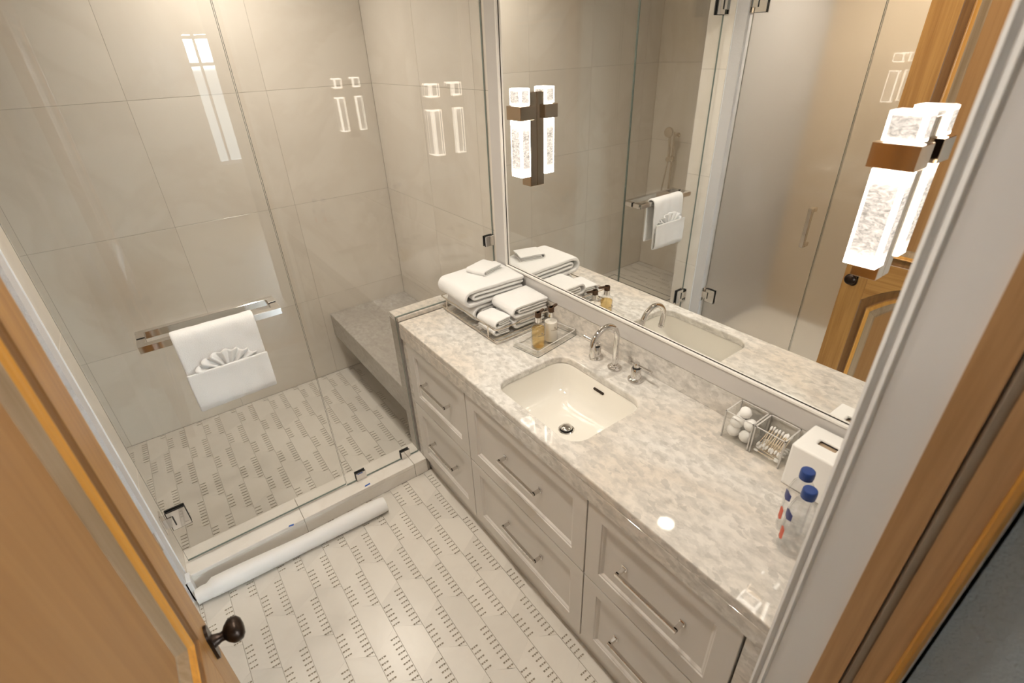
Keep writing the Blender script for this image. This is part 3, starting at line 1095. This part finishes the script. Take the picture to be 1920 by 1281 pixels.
def folded_towel(name, cx, cy, z0, lx, ly, h, folds, label, cat, group=None, rotz=0.0, seed=0.0, mat=M_TOWEL):
    """Terry towel folded flat: each fold is a thick wrap rounded on the -x side with a thinner tongue inside it."""
    q = MB()
    th = h / folds
    hx, hy = lx / 2, ly / 2
    nseg, NX, NY = 10, 14, 14

    def wrap(zc, r0, r1, xl, xr):
        outer, inner = [], []
        for i in range(NX + 1):
            outer.append((xr + (xl - xr) * i / NX, zc + r0))
            inner.append((xr - 0.003 + (xl - xr + 0.003) * i / NX, zc + r1))
        for i in range(1, nseg):
            a = math.pi / 2 + math.pi * i / nseg
            outer.append((xl + r0 * math.cos(a), zc + r0 * math.sin(a)))
            inner.append((xl + r1 * math.cos(a), zc + r1 * math.sin(a)))
        for i in range(NX + 1):
            outer.append((xl + (xr - 0.004 - xl) * i / NX, zc - r0))
            inner.append((xl + (xr - 0.006 - xl) * i / NX, zc - r1))
        n_ = len(outer)
        vs_, fs = [], []
        for j in range(NY + 1):
            t = j / NY
            y = -hy + ly * t
            for pr_ in (outer, inner):
                for (x, z) in pr_:
                    sag = 0.10 * r0 * (x / hx) ** 2 + 0.10 * r0 * (2 * t - 1) ** 2
                    vs_.append((x, y, z - sag))
        w_ = 2 * n_
        for j in range(NY):
            for i in range(n_ - 1):
                a0 = j * w_ + i
                fs.append((a0, a0 + 1, a0 + 1 + w_, a0 + w_))
                fs.append((a0 + n_, a0 + n_ + w_, a0 + n_ + 1 + w_, a0 + n_ + 1))
            for i in (0, n_ - 1):
                a0 = j * w_ + i
                fs.append((a0, a0 + w_, a0 + w_ + n_, a0 + n_))
        for j in (0, NY):
            for i in range(n_ - 1):
                a0 = j * w_ + i
                fs.append((a0, a0 + n_, a0 + n_ + 1, a0 + 1))
        q.add(vs_, fs)
    for k in range(folds):
        zc = (k + 0.5) * th
        off = 0.006 * math.sin(seed + 2.1 * k)
        r0 = th * 0.49
        wrap(zc, r0, r0 * 0.53, -hx + r0 + off, hx)
        wrap(zc, r0 * 0.42, r0 * 0.09, -hx + r0 + off + 0.008 + r0 * 0.3, hx - 0.004)
    o = q.build(name, mat, loc=(cx, cy, z0), rotz=rotz)
    displaced(o, 0.0030, 11.0, seed)
    shade(o.data, 60)
    md = o.modifiers.new('soft', 'SUBSURF')
    md.levels = 1
    md.render_levels = 1
    return tag(o, label, cat, group)


RZ = HC + 0.020
G1 = 'towels in the wire rack'
folded_towel('bath_towel', -0.174, -0.160, RZ, 0.290, 0.232, 0.074, 1, 'folded white bath towel, lower of the rear pair in the wire rack', 'towel', G1, 0.02, 1.3)
folded_towel('bath_towel', -0.186, -0.160, RZ + 0.076, 0.316, 0.245, 0.082, 1, 'folded white bath towel, upper of the rear pair in the wire rack', 'towel', G1, -0.03, 4.1)
folded_towel('washcloth', -0.150, -0.130, RZ + 0.157, 0.135, 0.110, 0.026, 1, 'small folded washcloth on top of the upper bath towel', 'washcloth', G1, 0.30, 2.2)
folded_towel('hand_towel', -0.130, -0.368, RZ, 0.180, 0.150, 0.052, 1, 'folded white hand towel, lower of the front pair in the wire rack', 'towel', G1, 0.03, 6.6)
folded_towel('hand_towel', -0.132, -0.372, RZ + 0.054, 0.196, 0.162, 0.056, 1, 'folded white hand towel, upper of the front pair behind the soap bottles', 'towel', G1, -0.04, 8.2)
folded_towel('washcloth', -0.272, -0.380, RZ, 0.086, 0.120, 0.034, 1, 'small folded washcloth under another at rack front corner', 'washcloth', G1, 0.02, 3.7)
folded_towel('washcloth', -0.274, -0.380, RZ + 0.036, 0.086, 0.124, 0.036, 1, 'small folded washcloth on top at the rack front corner', 'washcloth', G1, 0.10, 5.9)

# wire rack
rk = empty('towel_rack', (-0.175, -0.25, HC), 'low chrome wire rack holding the folded towels', 'rack')


def rpt(x, y, z):
    return (x + 0.175, y + 0.25, z)


x0, x1, y0, y1 = -0.329, -0.027, -0.472, -0.024


def loop(z, r=0.012):
    return [rpt(a, b_, z) for a, b_ in rrect((x0 + x1) / 2, (y0 + y1) / 2, (x1 - x0) / 2, (y1 - y0) / 2, r, 4)]


MB().tube(loop(0.014), 0.0034, 8, closed=True).build('base_rail', M_NICKEL, rk, smooth=60)
MB().tube(loop(0.068), 0.0028, 8, closed=True).build('top_rail', M_NICKEL, rk, smooth=60)
for (px, py) in ((x0, -0.075), (x0, -0.415), (x1, -0.075), (x1, -0.415), (-0.10, y0), (-0.25, y1), (-0.10, y1)):
    q = MB().tube([rpt(px, py, 0.001), rpt(px, py, 0.071)], 0.0032, 8)
    q.build('post', M_NICKEL, rk, smooth=60)
for i in range(9):
    y = y0 + (y1 - y0) * (i + 0.5) / 9
    MB().tube([rpt(x0, y, 0.014), rpt(x1, y, 0.014)], 0.0022, 6).build('floor_wire', M_NICKEL, rk, smooth=60)

# hanging towel on the outer towel bar with pocket and fanned washcloth
ht = empty('hanging_towel', (-1.250, -0.058, 1.12), 'white towel draped over the shower door bar with a folded pocket', 'towel')
HX = 0.134


def sheet(name, prof, hx, mat, parent, thick, taper=0.0, seed=0.0, amp=0.003, skew=0.0, nx=20):
    """Cloth: a y-z section swept along x, with thickness."""
    rings = []
    L = len(prof)
    for i in range(nx + 1):
        u = -1 + 2 * i / nx
        ring = []
        for j, (y, z) in enumerate(prof):
            w = hx * (1 - taper * j / L)
            p = Vector((u * 4, j * 0.3, seed))
            ring.append((u * w + 0.0, y + amp * noise.noise(p), z + skew * u * (j / L) + amp * 0.6 * noise.noise(p + Vector((9, 3, 1)))))
        rings.append(ring)
    o = MB().loft(rings, 0, False, False, closed=False).build(name, mat, parent)
    sm = o.modifiers.new('thick', 'SOLIDIFY')
    sm.thickness = thick
    sm.offset = 0
    ss = o.modifiers.new('soft', 'SUBSURF')
    ss.levels = 1
    ss.render_levels = 1
    shade(o.data, 80)
    return o


zb0 = 0.0
pr = [(0.029, -0.255 + 0.02 * i) for i in range(12)]
pr += [(0.026, -0.012), (0.018, 0.004), (0.006, 0.009), (-0.008, 0.008), (-0.020, 0.002), (-0.025, -0.010)]
pr += [(-0.027 - 0.0008 * i, -0.03 - 0.0185 * i) for i in range(15)]
sheet('drape', pr, HX, M_TOWEL, ht, 0.011, 0.02, 1.0, 0.004)
# second layer folded up to make the pocket
pk = [(-0.057, -0.133), (-0.0585, -0.137), (-0.058, -0.150)] + [(-0.0575 - 0.0003 * i, -0.165 - 0.0145 * i) for i in range(8)]
pk += [(-0.052, -0.284), (-0.044, -0.291), (-0.036, -0.286)]
sheet('pocket', pk, HX * 1.0, M_TOWEL, ht, 0.008, 0.01, 5.0, 0.004, skew=0.004)
# fan of pleats standing in the pocket
fan = MB()
NP = 8
cxf, czf = 0.004, -0.168
vs_, fs = [], []
NF = NP * 10
RR = 9
for j in range(RR + 1):
    for i in range(NF + 1):
        t = i / NF
        a = math.pi * (1.0 - t) * 0.90 + math.pi * 0.05
        w = j / RR
        wob = 1.0 + 0.06 * math.cos(2 * math.pi * NP * t + 0.4) + 0.05 * math.sin(5.3 * t + 1.0)
        rr_ = 0.016 + 0.068 * w * wob
        y = -0.0435 + 0.0095 * (0.45 + 0.55 * w) * math.sin(2 * math.pi * NP * t) - 0.007 * w
        vs_.append((cxf + rr_ * 1.30 * math.cos(a), y, czf + rr_ * 1.04 * math.sin(a)))
for j in range(RR):
    for i in range(NF):
        k = j * (NF + 1) + i
        fs.append((k, k + 1, k + NF + 2, k + NF + 1))
fan.add(vs_, fs)
o = fan.build('fanned_washcloth', M_TOWEL, ht)
sm = o.modifiers.new('thick', 'SOLIDIFY')
sm.thickness = 0.004
sm.offset = 0
shade(o.data, 80)

# rolled white mat along the curb
p0, p1 = Vector((-1.655, -0.150, 0.040)), Vector((-0.838, -0.182, 0.036))
rl = MB()
rings = []
NL = 36
for i in range(NL + 1):
    t = i / NL
    c = p0.lerp(p1, t)
    rad = 0.040 + 0.003 * math.sin(t * 9) * 0.5 - 0.003 * t
    if t < 0.07:
        rad = 0.033
    if t in (0.0, 1.0):
        rad *= 0.93
    c.z = rad + 0.0015
    ring = []
    for k in range(28):
        a = 2 * math.pi * k / 28
        rr_ = rad * (1 + 0.02 * math.sin(3 * a + t * 4))
        if math.sin(a) < -0.75:
            rr_ *= 0.97
        ring.append((c.x, c.y + rr_ * math.cos(a), c.z + rr_ * math.sin(a)))
    rings.append(ring)
rl.loft(rings)
o = rl.build('rolled_mat', M_ROLL, smooth=50)
tag(o, 'white rolled mat lying on the floor along the shower curb', 'rolled mat')
q = MB()
for i in range(60):
    pass
sp_pts = []
for i in range(50):
    a = i * 0.38
    r_ = 0.004 + 0.0006 * i
    sp_pts.append((p1.x + 0.0008, p1.y + r_ * math.cos(a), 0.038 + r_ * math.sin(a)))
MB().tube(sp_pts, 0.0008, 5).build('spiral_edge', M_GROUT, o)

# ------------------------------------------------------------------ glass tray with bottles
ty = empty('glass_tray', (-0.152, -0.572, HC), 'clear rectangular glass tray holding the two pump bottles', 'tray', rotz=R(9))
tx, tyy = 0.120, 0.068
q = MB()
q.prism(rrect(0, 0, tx, tyy, 0.004, 3), 0.0005, 0.006)
q.build('tray_base', M_ACRYL, ty)
for (a0, a1, b0, b1) in ((-tx, tx, -tyy, -tyy + 0.005), (-tx, tx, tyy - 0.005, tyy), (-tx, -tx + 0.005, -tyy, tyy), (tx - 0.005, tx, -tyy, tyy)):
    q = MB().box(a0, a1, b0, b1, 0.006, 0.027)
    q.build('tray_wall', M_ACRYL, ty)
    q = MB().box(a0, a1, b0, b1, 0.0268, 0.0276)
    q.build('rim', M_AEDGE, ty)
q = MB()
for (a0, a1, b0, b1) in ((-tx, tx, -tyy - 0.0006, -tyy), (tx, tx + 0.0006, -tyy, tyy), (-tx - 0.0006, -tx, -tyy, tyy)):
    q.box(a0, a1, b0, b1, 0.0005, 0.0022)
q.build('edge_line', M_GEDGE, ty)


def pump_bottle(x, y, label, liquid, fill, rot):
    t = empty('pump_bottle', (x, y, HC + 0.0062), label, 'bottle', 'pump bottles on the glass tray', rotz=rot)
    r_ = 0.0285
    MB().lathe([(r_ - 0.002, 0.0), (r_, 0.003), (r_, 0.092), (r_ - 0.002, 0.098), (0.018, 0.106), (0.0125, 0.109), (0.0125, 0.114)], (0, 0, 0), 36).build('glass_body', M_BOTTLE, t, smooth=40)
    MB().lathe([(r_ - 0.0055, 0.004), (r_ - 0.003, 0.007), (r_ - 0.003, fill), (r_ - 0.0035, fill + 0.0005)], (0, 0, 0), 36).build('liquid', liquid, t, smooth=40)
    MB().tube([(0, 0, 0.01), (0, 0, 0.11)], 0.0022, 8).build('dip_tube', M_ACRYL, t)
    MB().lathe([(0.0135, 0.1135), (0.0135, 0.134), (0.012, 0.1345)], (0, 0, 0), 28).build('collar', M_CHROME, t, smooth=35)
    q = MB().lathe([(0.0125, 0.135), (0.0128, 0.150), (0.0115, 0.1535)], (0, 0, 0), 28)
    q.prism([(-0.006, -0.008), (0.006, -0.008), (0.0042, 0.040), (-0.0042, 0.040)], 0.146, 0.1535)
    q.build('pump_head', M_BROWN, t, smooth=35)
    q = MB()
    for k in range(9):
        a = R(-95 + 7.5 * (k - 4)) - rot
        for (zz, ww) in ((0.060, 0.0016),):
            q.box((r_ + 0.0002) * math.cos(a) - 0.0008, (r_ + 0.0002) * math.cos(a) + 0.0008, (r_ + 0.0002) * math.sin(a) - 0.0006, (r_ + 0.0002) * math.sin(a) + 0.0006, zz, zz + 0.0045 if k % 2 else zz + 0.0035)
    a = R(-95) - rot
    q.box((r_) * math.cos(a) - 0.003, r_ * math.cos(a) + 0.003, r_ * math.sin(a) - 0.0008, r_ * math.sin(a) + 0.0008, 0.068, 0.074)
    q.build('printed_mark', M_PRINT, t)


pump_bottle(-0.207, -0.595, 'pump bottle of amber soap with brown pump on glass tray', M_AMBER, 0.086, R(-70))
pump_bottle(-0.138, -0.592, 'pump bottle of white lotion with brown pump on glass tray', M_LOTION, 0.090, R(-75))

# ------------------------------------------------------------------ acrylic boxes, cotton balls, swabs


def acrylic_box(cx, cy, label):
    t = empty('acrylic_box', (cx, cy, HC), label, 'container', 'open acrylic boxes by the backsplash')
    hx, hy, h, w = 0.043, 0.045, 0.098, 0.004
    MB().box(-hx, hx, -hy, hy, 0.0006, 0.007).build('box_floor', M_ACRYL, t)
    for (a0, a1, b0, b1) in ((-hx, hx, -hy, -hy + w), (-hx, hx, hy - w, hy), (-hx, -hx + w, -hy + w, hy - w), (hx - w, hx, -hy + w, hy - w)):
        p = MB().box(a0, a1, b0, b1, 0.007, h).build('box_wall', M_ACRYL, t)
    for (a, b_) in ((-hx, -hy), (hx - w, -hy), (-hx, hy - w), (hx - w, hy - w)):
        MB().box(a, a + w, b_, b_ + w, 0.0006, h).build('corner_edge', M_AEDGE, t)
    q = MB()
    for (a0, a1, b0, b1) in ((-hx, hx, -hy, -hy + w), (-hx, hx, hy - w, hy), (-hx, -hx + w, -hy, hy), (hx - w, hx, -hy, hy)):
        q.box(a0, a1, b0, b1, h, h + 0.0012)
    q.build('rim', M_AEDGE, t)


acrylic_box(-0.070, -1.410, 'clear open acrylic box full of white cotton balls')
acrylic_box(-0.070, -1.504, 'clear open acrylic box holding cotton swabs beside tissue box')
BALLS = [(-0.0885, -1.430, 0.0275, 'white cotton ball in the box bottom, front corner nearest the swabs'), (-0.050, -1.431, 0.0275, 'white cotton ball in the box bottom, by backsplash nearest the swabs'), (-0.0885, -1.390, 0.0275, 'white cotton ball in the box bottom, front corner nearest the sink'),
         (-0.051, -1.390, 0.0275, 'white cotton ball in the box bottom, by backsplash nearest the sink'), (-0.071, -1.428, 0.060, 'white cotton ball in the upper layer nearest the swabs'), (-0.087, -1.394, 0.061, 'white cotton ball in the upper layer at the box front'),
         (-0.052, -1.393, 0.061, 'white cotton ball in the upper layer by the backsplash'), (-0.068, -1.404, 0.091, 'white cotton ball topping the heap in the acrylic box')]
for (x, y, z, lb) in BALLS:
    r_ = 0.0195 if z < 0.09 else 0.018
    o = MB().sphere((0, 0, 0), r_, 16, 10).build('cotton_ball', M_COTTON, loc=(x, y, HC + z))
    displaced(o, 0.0022, 60, x * 50 + y)
    shade(o.data, 80)
    tag(o, lb, 'cotton ball', 'cotton balls in the acrylic box')
for i in range(22):
    L = 0.076
    k = i % 11
    lay = i // 11
    q = MB()
    q.tube([(0, -L / 2 + 0.012, 0), (0, L / 2 - 0.012, 0)], 0.0013, 6, 1)
    for sg in (-1, 1):
        q.sphere((0, sg * (L / 2 - 0.008), 0), 0.0036, 8, 6, 0, (1, 2.2, 1))
    o = q.build('cotton_swab', [M_COTTON, M_STICK], smooth=60)
    if lay == 0:      # lying across the bottom
        o.location = (-0.102 + 0.0062 * k, -1.504, HC + 0.013 + 0.0045 * (k % 3))
        o.rotation_euler = (R(4 * math.sin(i * 2.3)), 0, R(5 * math.sin(i * 5.1)))
        lb = 'cotton swab lying flat in the bottom of the acrylic box'
    else:             # leaning against the rear wall, tips up
        o.location = (-0.070 + 0.003 * math.sin(i * 3.1), -1.536 + 0.0062 * k, HC + 0.050 + 0.002 * math.sin(i * 4.4))
        o.rotation_euler = (R(38 + 6 * math.sin(i * 2.9)), 0, R(-90 + 6 * math.sin(i * 1.7)))
        lb = 'cotton swab leaning up against the back of the acrylic box'
    tag(o, lb, 'cotton swab', 'cotton swabs in the acrylic box')

# tissue box
tx_ = empty('tissue_box', (-0.092, -1.640, HC), 'white square lacquered tissue box with slot on top', 'tissue box')
q = MB()
h, hw = 0.140, 0.0625
slot = rrect(0, 0, 0.012, 0.022, 0.004, 4)
otr = []
for (px, py) in slot:
    t = min(abs(hw / px) if abs(px) > 1e-6 else 1e9, abs(hw / py) if abs(py) > 1e-6 else 1e9)
    otr.append([px * t, py * t])
for sx in (1, -1):
    for sy in (1, -1):
        i = min(range(len(otr)), key=lambda i: (otr[i][0] - sx * hw) ** 2 + (otr[i][1] - sy * hw) ** 2)
        otr[i] = [sx * hw, sy * hw]
q.loft([[(x, y, 0.001) for x, y in otr], [(x, y, h) for x, y in otr], [(x, y, h) for x, y in slot], [(x, y, h - 0.006) for x, y in slot]], 0, True, False)
q.build('box_cover', M_TISSUE, tx_, bevel=0.008, seg=4)
MB().prism(rrect(0, 0, 0.014, 0.029, 0.004, 4), h - 0.016, h - 0.012).build('tissue_edge', M_SLOTW, tx_)

# water bottles


def water_bottle(x, y, label):
    t = empty('water_bottle', (x, y, HC), label, 'bottle', 'water bottles on the counter end')
    r_ = 0.030
    MB().lathe([(0.022, 0.0), (r_ - 0.001, 0.004), (r_, 0.012), (r_ - 0.0015, 0.022), (r_, 0.032), (r_ - 0.0015, 0.042), (r_, 0.052), (r_, 0.118), (r_ - 0.002, 0.132), (0.022, 0.155), (0.0145, 0.168), (0.0128, 0.172), (0.0128, 0.180)], (0, 0, 0), 30).build('plastic_body', M_BOTTLE, t, smooth=45)
    MB().lathe([(0.020, 0.003), (r_ - 0.003, 0.006), (r_ - 0.003, 0.118), (r_ - 0.005, 0.132), (0.020, 0.152)], (0, 0, 0), 24).build('water', M_WATER, t, smooth=45)
    cp = MB().lathe([(0.0150, 0.178), (0.0158, 0.180), (0.0158, 0.192), (0.0150, 0.197), (0.0135, 0.1985)], (0, 0, 0), 30).build('cap', M_BLUE, t, smooth=35)
    MB().lathe([(0.0142, 0.1735), (0.0152, 0.1745), (0.0152, 0.1772), (0.0142, 0.1776)], (0, 0, 0), 26).build('neck_ring', M_BLUE, t, smooth=35)
    # curved label patches
    for mat, z0_, z1_, a0_, a1_ in ((M_LABELB, 0.104, 0.134, 116, 166), (M_LABELR, 0.036, 0.078, 124, 152)):
        q = MB()
        for j in range(7):
            pass
        v0, v1 = [], []
        for j in range(9):
            a = R(a0_ + (a1_ - a0_) * j / 8)
            v0.append(((r_ + 0.0005) * math.cos(a), (r_ + 0.0005) * math.sin(a), z0_ + 0.006 * abs(j - 4) / 4))
            v1.append(((r_ + 0.0005) * math.cos(a), (r_ + 0.0005) * math.sin(a), z1_ - 0.006 * abs(j - 4) / 4))
        q.add(v0 + v1, [(j, j + 1, j + 10, j + 9) for j in range(8)])
        o = q.build('label_patch', mat, t)
        s_ = o.modifiers.new('thick', 'SOLIDIFY')
        s_.thickness = 0.0005


water_bottle(-0.287, -1.672, 'clear water bottle with blue cap nearer the tissue box')
water_bottle(-0.340, -1.703, 'clear water bottle with blue cap nearest the counter front edge')

# ------------------------------------------------------------------ wooden door, open at the left
XD0, XD1 = -1.544, -1.499
YE, YH = -1.028, -1.900
door = empty('wooden_door', ((XD0 + XD1) / 2, YH, 0), 'open pine panel door with dark knob at the left', 'door')
ZD0, ZD1 = 0.012, 2.25
ST = 0.110


def db(q):
    q.v = [(a - (XD0 + XD1) / 2, b_ - YH, c) for a, b_, c in q.v]
    return q


db(MB().box(XD0, XD1, YE - ST, YE, ZD0, ZD1)).build('stile', M_DOORV, door, bevel=0.002)
db(MB().box(XD0, XD1, YH, YH + ST, ZD0, ZD1)).build('stile', M_DOORV, door, bevel=0.002)
YA, YZ = YH + ST, YE - ST
db(MB().box(XD0, XD1, YA, YZ, ZD0, 0.20)).build('rail', M_DOORH, door, bevel=0.002)
db(MB().box(XD0, XD1, YA, YZ, 2.13, ZD1)).build('rail', M_DOORH, door, bevel=0.002)
ZL1 = 0.962
ARC0, ARC1 = 0.755, 0.895


def arch(y, d=0.0):
    t = (y - (YA + YZ) / 2) / ((YZ - YA) / 2)
    return ARC1 - (ARC1 - ARC0) * abs(t) ** 2.2 - d


ys = [YA + (YZ - YA) * i / 24 for i in range(25)]
rail_poly = [(y, arch(y)) for y in ys] + [(YZ, ZL1), (YA, ZL1)]
db(MB().prism(rail_poly, XD0, XD1, axis='X')).build('rail', M_DOORH, door, bevel=0.0015)


def outline_upper(d):
    return [(YA + d, ZL1 + d), (YZ - d, ZL1 + d), (YZ - d, 2.13 - d), (YA + d, 2.13 - d)]


def outline_lower(d):
    w = (YZ - YA)
    pts = [(YA + d, 0.20 + d), (YZ - d, 0.20 + d)]
    for i in range(25):
        y = YZ - d - (w - 2 * d) * i / 24
        yy = YA + (YZ - YA) * (24 - i) / 24
        pts.append((y, arch(yy) - d))
    return pts


def moulding(fn, name):
    """Ogee bolection moulding running round a panel, proud of the door face."""
    for face, s in ((XD1, 1),):
        rings = []
        prof_ = ((-0.001, 0.0), (0.002, -0.003), (0.014, -0.006), (0.030, -0.007), (0.034, -0.001), (0.038, -0.0005), (0.041, -0.003), (0.046, -0.005), (0.052, -0.009), (0.055, -0.010), (0.074, -0.021), (0.080, -0.022), (0.0805, -0.025))
        for d, x in prof_:
            rings.append([(face + s * x, y, z) for y, z in fn(d)])
        q = MB()
        for k in range(len(rings) - 1):
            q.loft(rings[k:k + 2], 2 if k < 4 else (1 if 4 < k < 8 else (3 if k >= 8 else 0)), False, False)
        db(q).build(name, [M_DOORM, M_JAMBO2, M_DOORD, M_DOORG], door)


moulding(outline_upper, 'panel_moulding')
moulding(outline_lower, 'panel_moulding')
db(MB().prism(outline_upper(0.0), XD0 + 0.008, XD1 - 0.022, axis='X')).build('panel', M_PANEL, door)
db(MB().prism(outline_lower(0.0), XD0 + 0.008, XD1 - 0.022, axis='X')).build('panel', M_PANEL, door)
KY, KZ = -1.078, 0.862
q = MB()
q.prism(rrect(KY, KZ, 0.019, 0.048, 0.0185, 6), XD1, XD1 + 0.006, axis='X')
q.lathe([(0.016, XD1 + 0.004), (0.0125, XD1 + 0.012), (0.010, XD1 + 0.020), (0.0105, XD1 + 0.026), (0.018, XD1 + 0.031), (0.026, XD1 + 0.040), (0.0275, XD1 + 0.049), (0.025, XD1 + 0.058), (0.017, XD1 + 0.064), (0.006, XD1 + 0.066)], (0, KY, KZ), 28, axis='X')
db(q).build('knob', M_KNOB, door, smooth=40)
q = MB().box(XD0 + 0.01, XD1 - 0.01, YE, YE + 0.002, KZ - 0.05, KZ + 0.05)
db(q).build('latch_plate', M_KNOB, door)

# ------------------------------------------------------------------ right door jamb and casing
ZJ = 2.32


def jamb(name, pts, mat, label):
    """Vertical moulding: plan outline (x, y) extruded from the floor."""
    o = MB().prism(pts if area(pts) > 0 else pts[::-1], 0.0, ZJ).build(name, mat, smooth=35)
    return struct(o, label)


JX = XJ
jamb('trim_1', [(JX + 0.014, -1.7841), (JX + 0.002, -1.7823), (JX - 0.002, -1.7878), (JX + 0.001, -1.7924), (JX + 0.004, -1.7951), (JX - 0.001, -1.7988), (JX - 0.003, -1.8034), (JX + 0.001, -1.8071), (JX + 0.014, -1.8071)], M_TRIM, 'white moulded door casing edge at the right')
jamb('trim_2', [(JX + 0.001, -1.8075), (JX + 0.001, -1.8740), (JX + 0.015, -1.8740), (JX + 0.015, -1.8075)], M_TRIM, 'flat white painted jamb beside the casing')
jamb('trim_3', [(JX - 0.006, -1.8744), (JX - 0.006, -1.9125), (JX + 0.015, -1.9125), (JX + 0.015, -1.8744)], M_JAMB, 'brown wooden door stop strip')
jamb('trim_4', [(JX - 0.001, -1.9148), (JX - 0.004, -1.9180), (JX - 0.002, -1.9253), (JX + 0.001, -1.9281), (JX + 0.015, -1.9281), (JX + 0.015, -1.9148)], M_JAMBG, 'weathered narrow strip in the wooden jamb')
jamb('trim_5', [(JX - 0.003, -1.9285), (JX - 0.003, -1.9629), (JX + 0.015, -1.9629), (JX + 0.015, -1.9285)], M_JAMB, 'outer brown wooden jamb board')
jamb('trim_6', [(JX - 0.005, -1.9631), (JX - 0.010, -1.9666), (JX - 0.010, -1.9730), (JX - 0.004, -1.9776), (JX + 0.030, -1.9776), (JX + 0.030, -1.9631)], M_JAMBO, 'rounded orange edge bead of the wooden jamb')

# room behind the camera: hall wall, far walls with a window, ceiling
struct(MB().box(XJ + 0.030, 0.3, -2.75, -1.985, 0, ZTOP).build('wall_hall', M_HALL), 'grey textured plaster wall outside the doorway')
hr = MB()
hr.box(0.3, 3.2, -2.2, -1.985, 0, ZTOP)
hr.box(-4.2, XP - 0.10, -2.2, -1.985, 0, ZTOP)
hr.box(-4.35, -4.2, -6.15, -1.985, 0, ZTOP)
hr.box(3.2, 3.35, -6.15, -1.985, 0, ZTOP)
struct(hr.build('wall_room', M_PAINT), 'pale walls of the room behind the doorway')
fw = MB()
WX0, WX1, WZ0, WZ1 = -0.30, 1.9, 0.7, 2.2
fw.box(-4.35, WX0, -6.15, -6.0, 0, ZTOP)
fw.box(WX1, 3.35, -6.15, -6.0, 0, ZTOP)
fw.box(WX0, WX1, -6.15, -6.0, 0, WZ0)
fw.box(WX0, WX1, -6.15, -6.0, WZ1, ZTOP)
struct(fw.build('wall_far', M_PAINT), 'far wall with the window, behind the camera')
wn = MB()
for x in (WX0, -0.17, 0.75, WX1 - 0.05):
    wn.box(x, x + 0.03, -6.08, -6.04, WZ0, WZ1)
for z in (WZ0, 1.86, WZ1 - 0.05):
    wn.box(WX0, WX1, -6.085, -6.045, z, z + 0.04)
struct(wn.build('window_1', M_TRIM), 'window frame in the room behind the camera')
struct(MB().box(-4.35, 3.35, -6.15, -1.99, ZTOP, ZTOP + 0.1).build('ceiling_room', M_CEIL), 'ceiling of the room behind')

# downlights in the ceiling
for k, (lx, ly, lp) in enumerate(LAMPS):
    lb = ['recessed ceiling downlight above the vanity middle', 'recessed ceiling downlight near the doorway', 'recessed ceiling downlight above the shower', 'added ceiling downlight that brightens the room behind the etched glass'][k]
    t = empty('downlight', (lx, ly, ZC), lb, 'ceiling light', 'recessed downlights')
    MB().lathe([(0.058, -0.0005), (0.075, -0.0005), (0.075, -0.004), (0.058, -0.007)], (0, 0, 0), 32, cap=False).build('trim_ring', M_TRIM, t, smooth=40)
    MB().lathe([(0.057, -0.0035), (0.057, -0.0015)], (0, 0, 0), 32).build('lens', M_LAMP, t)
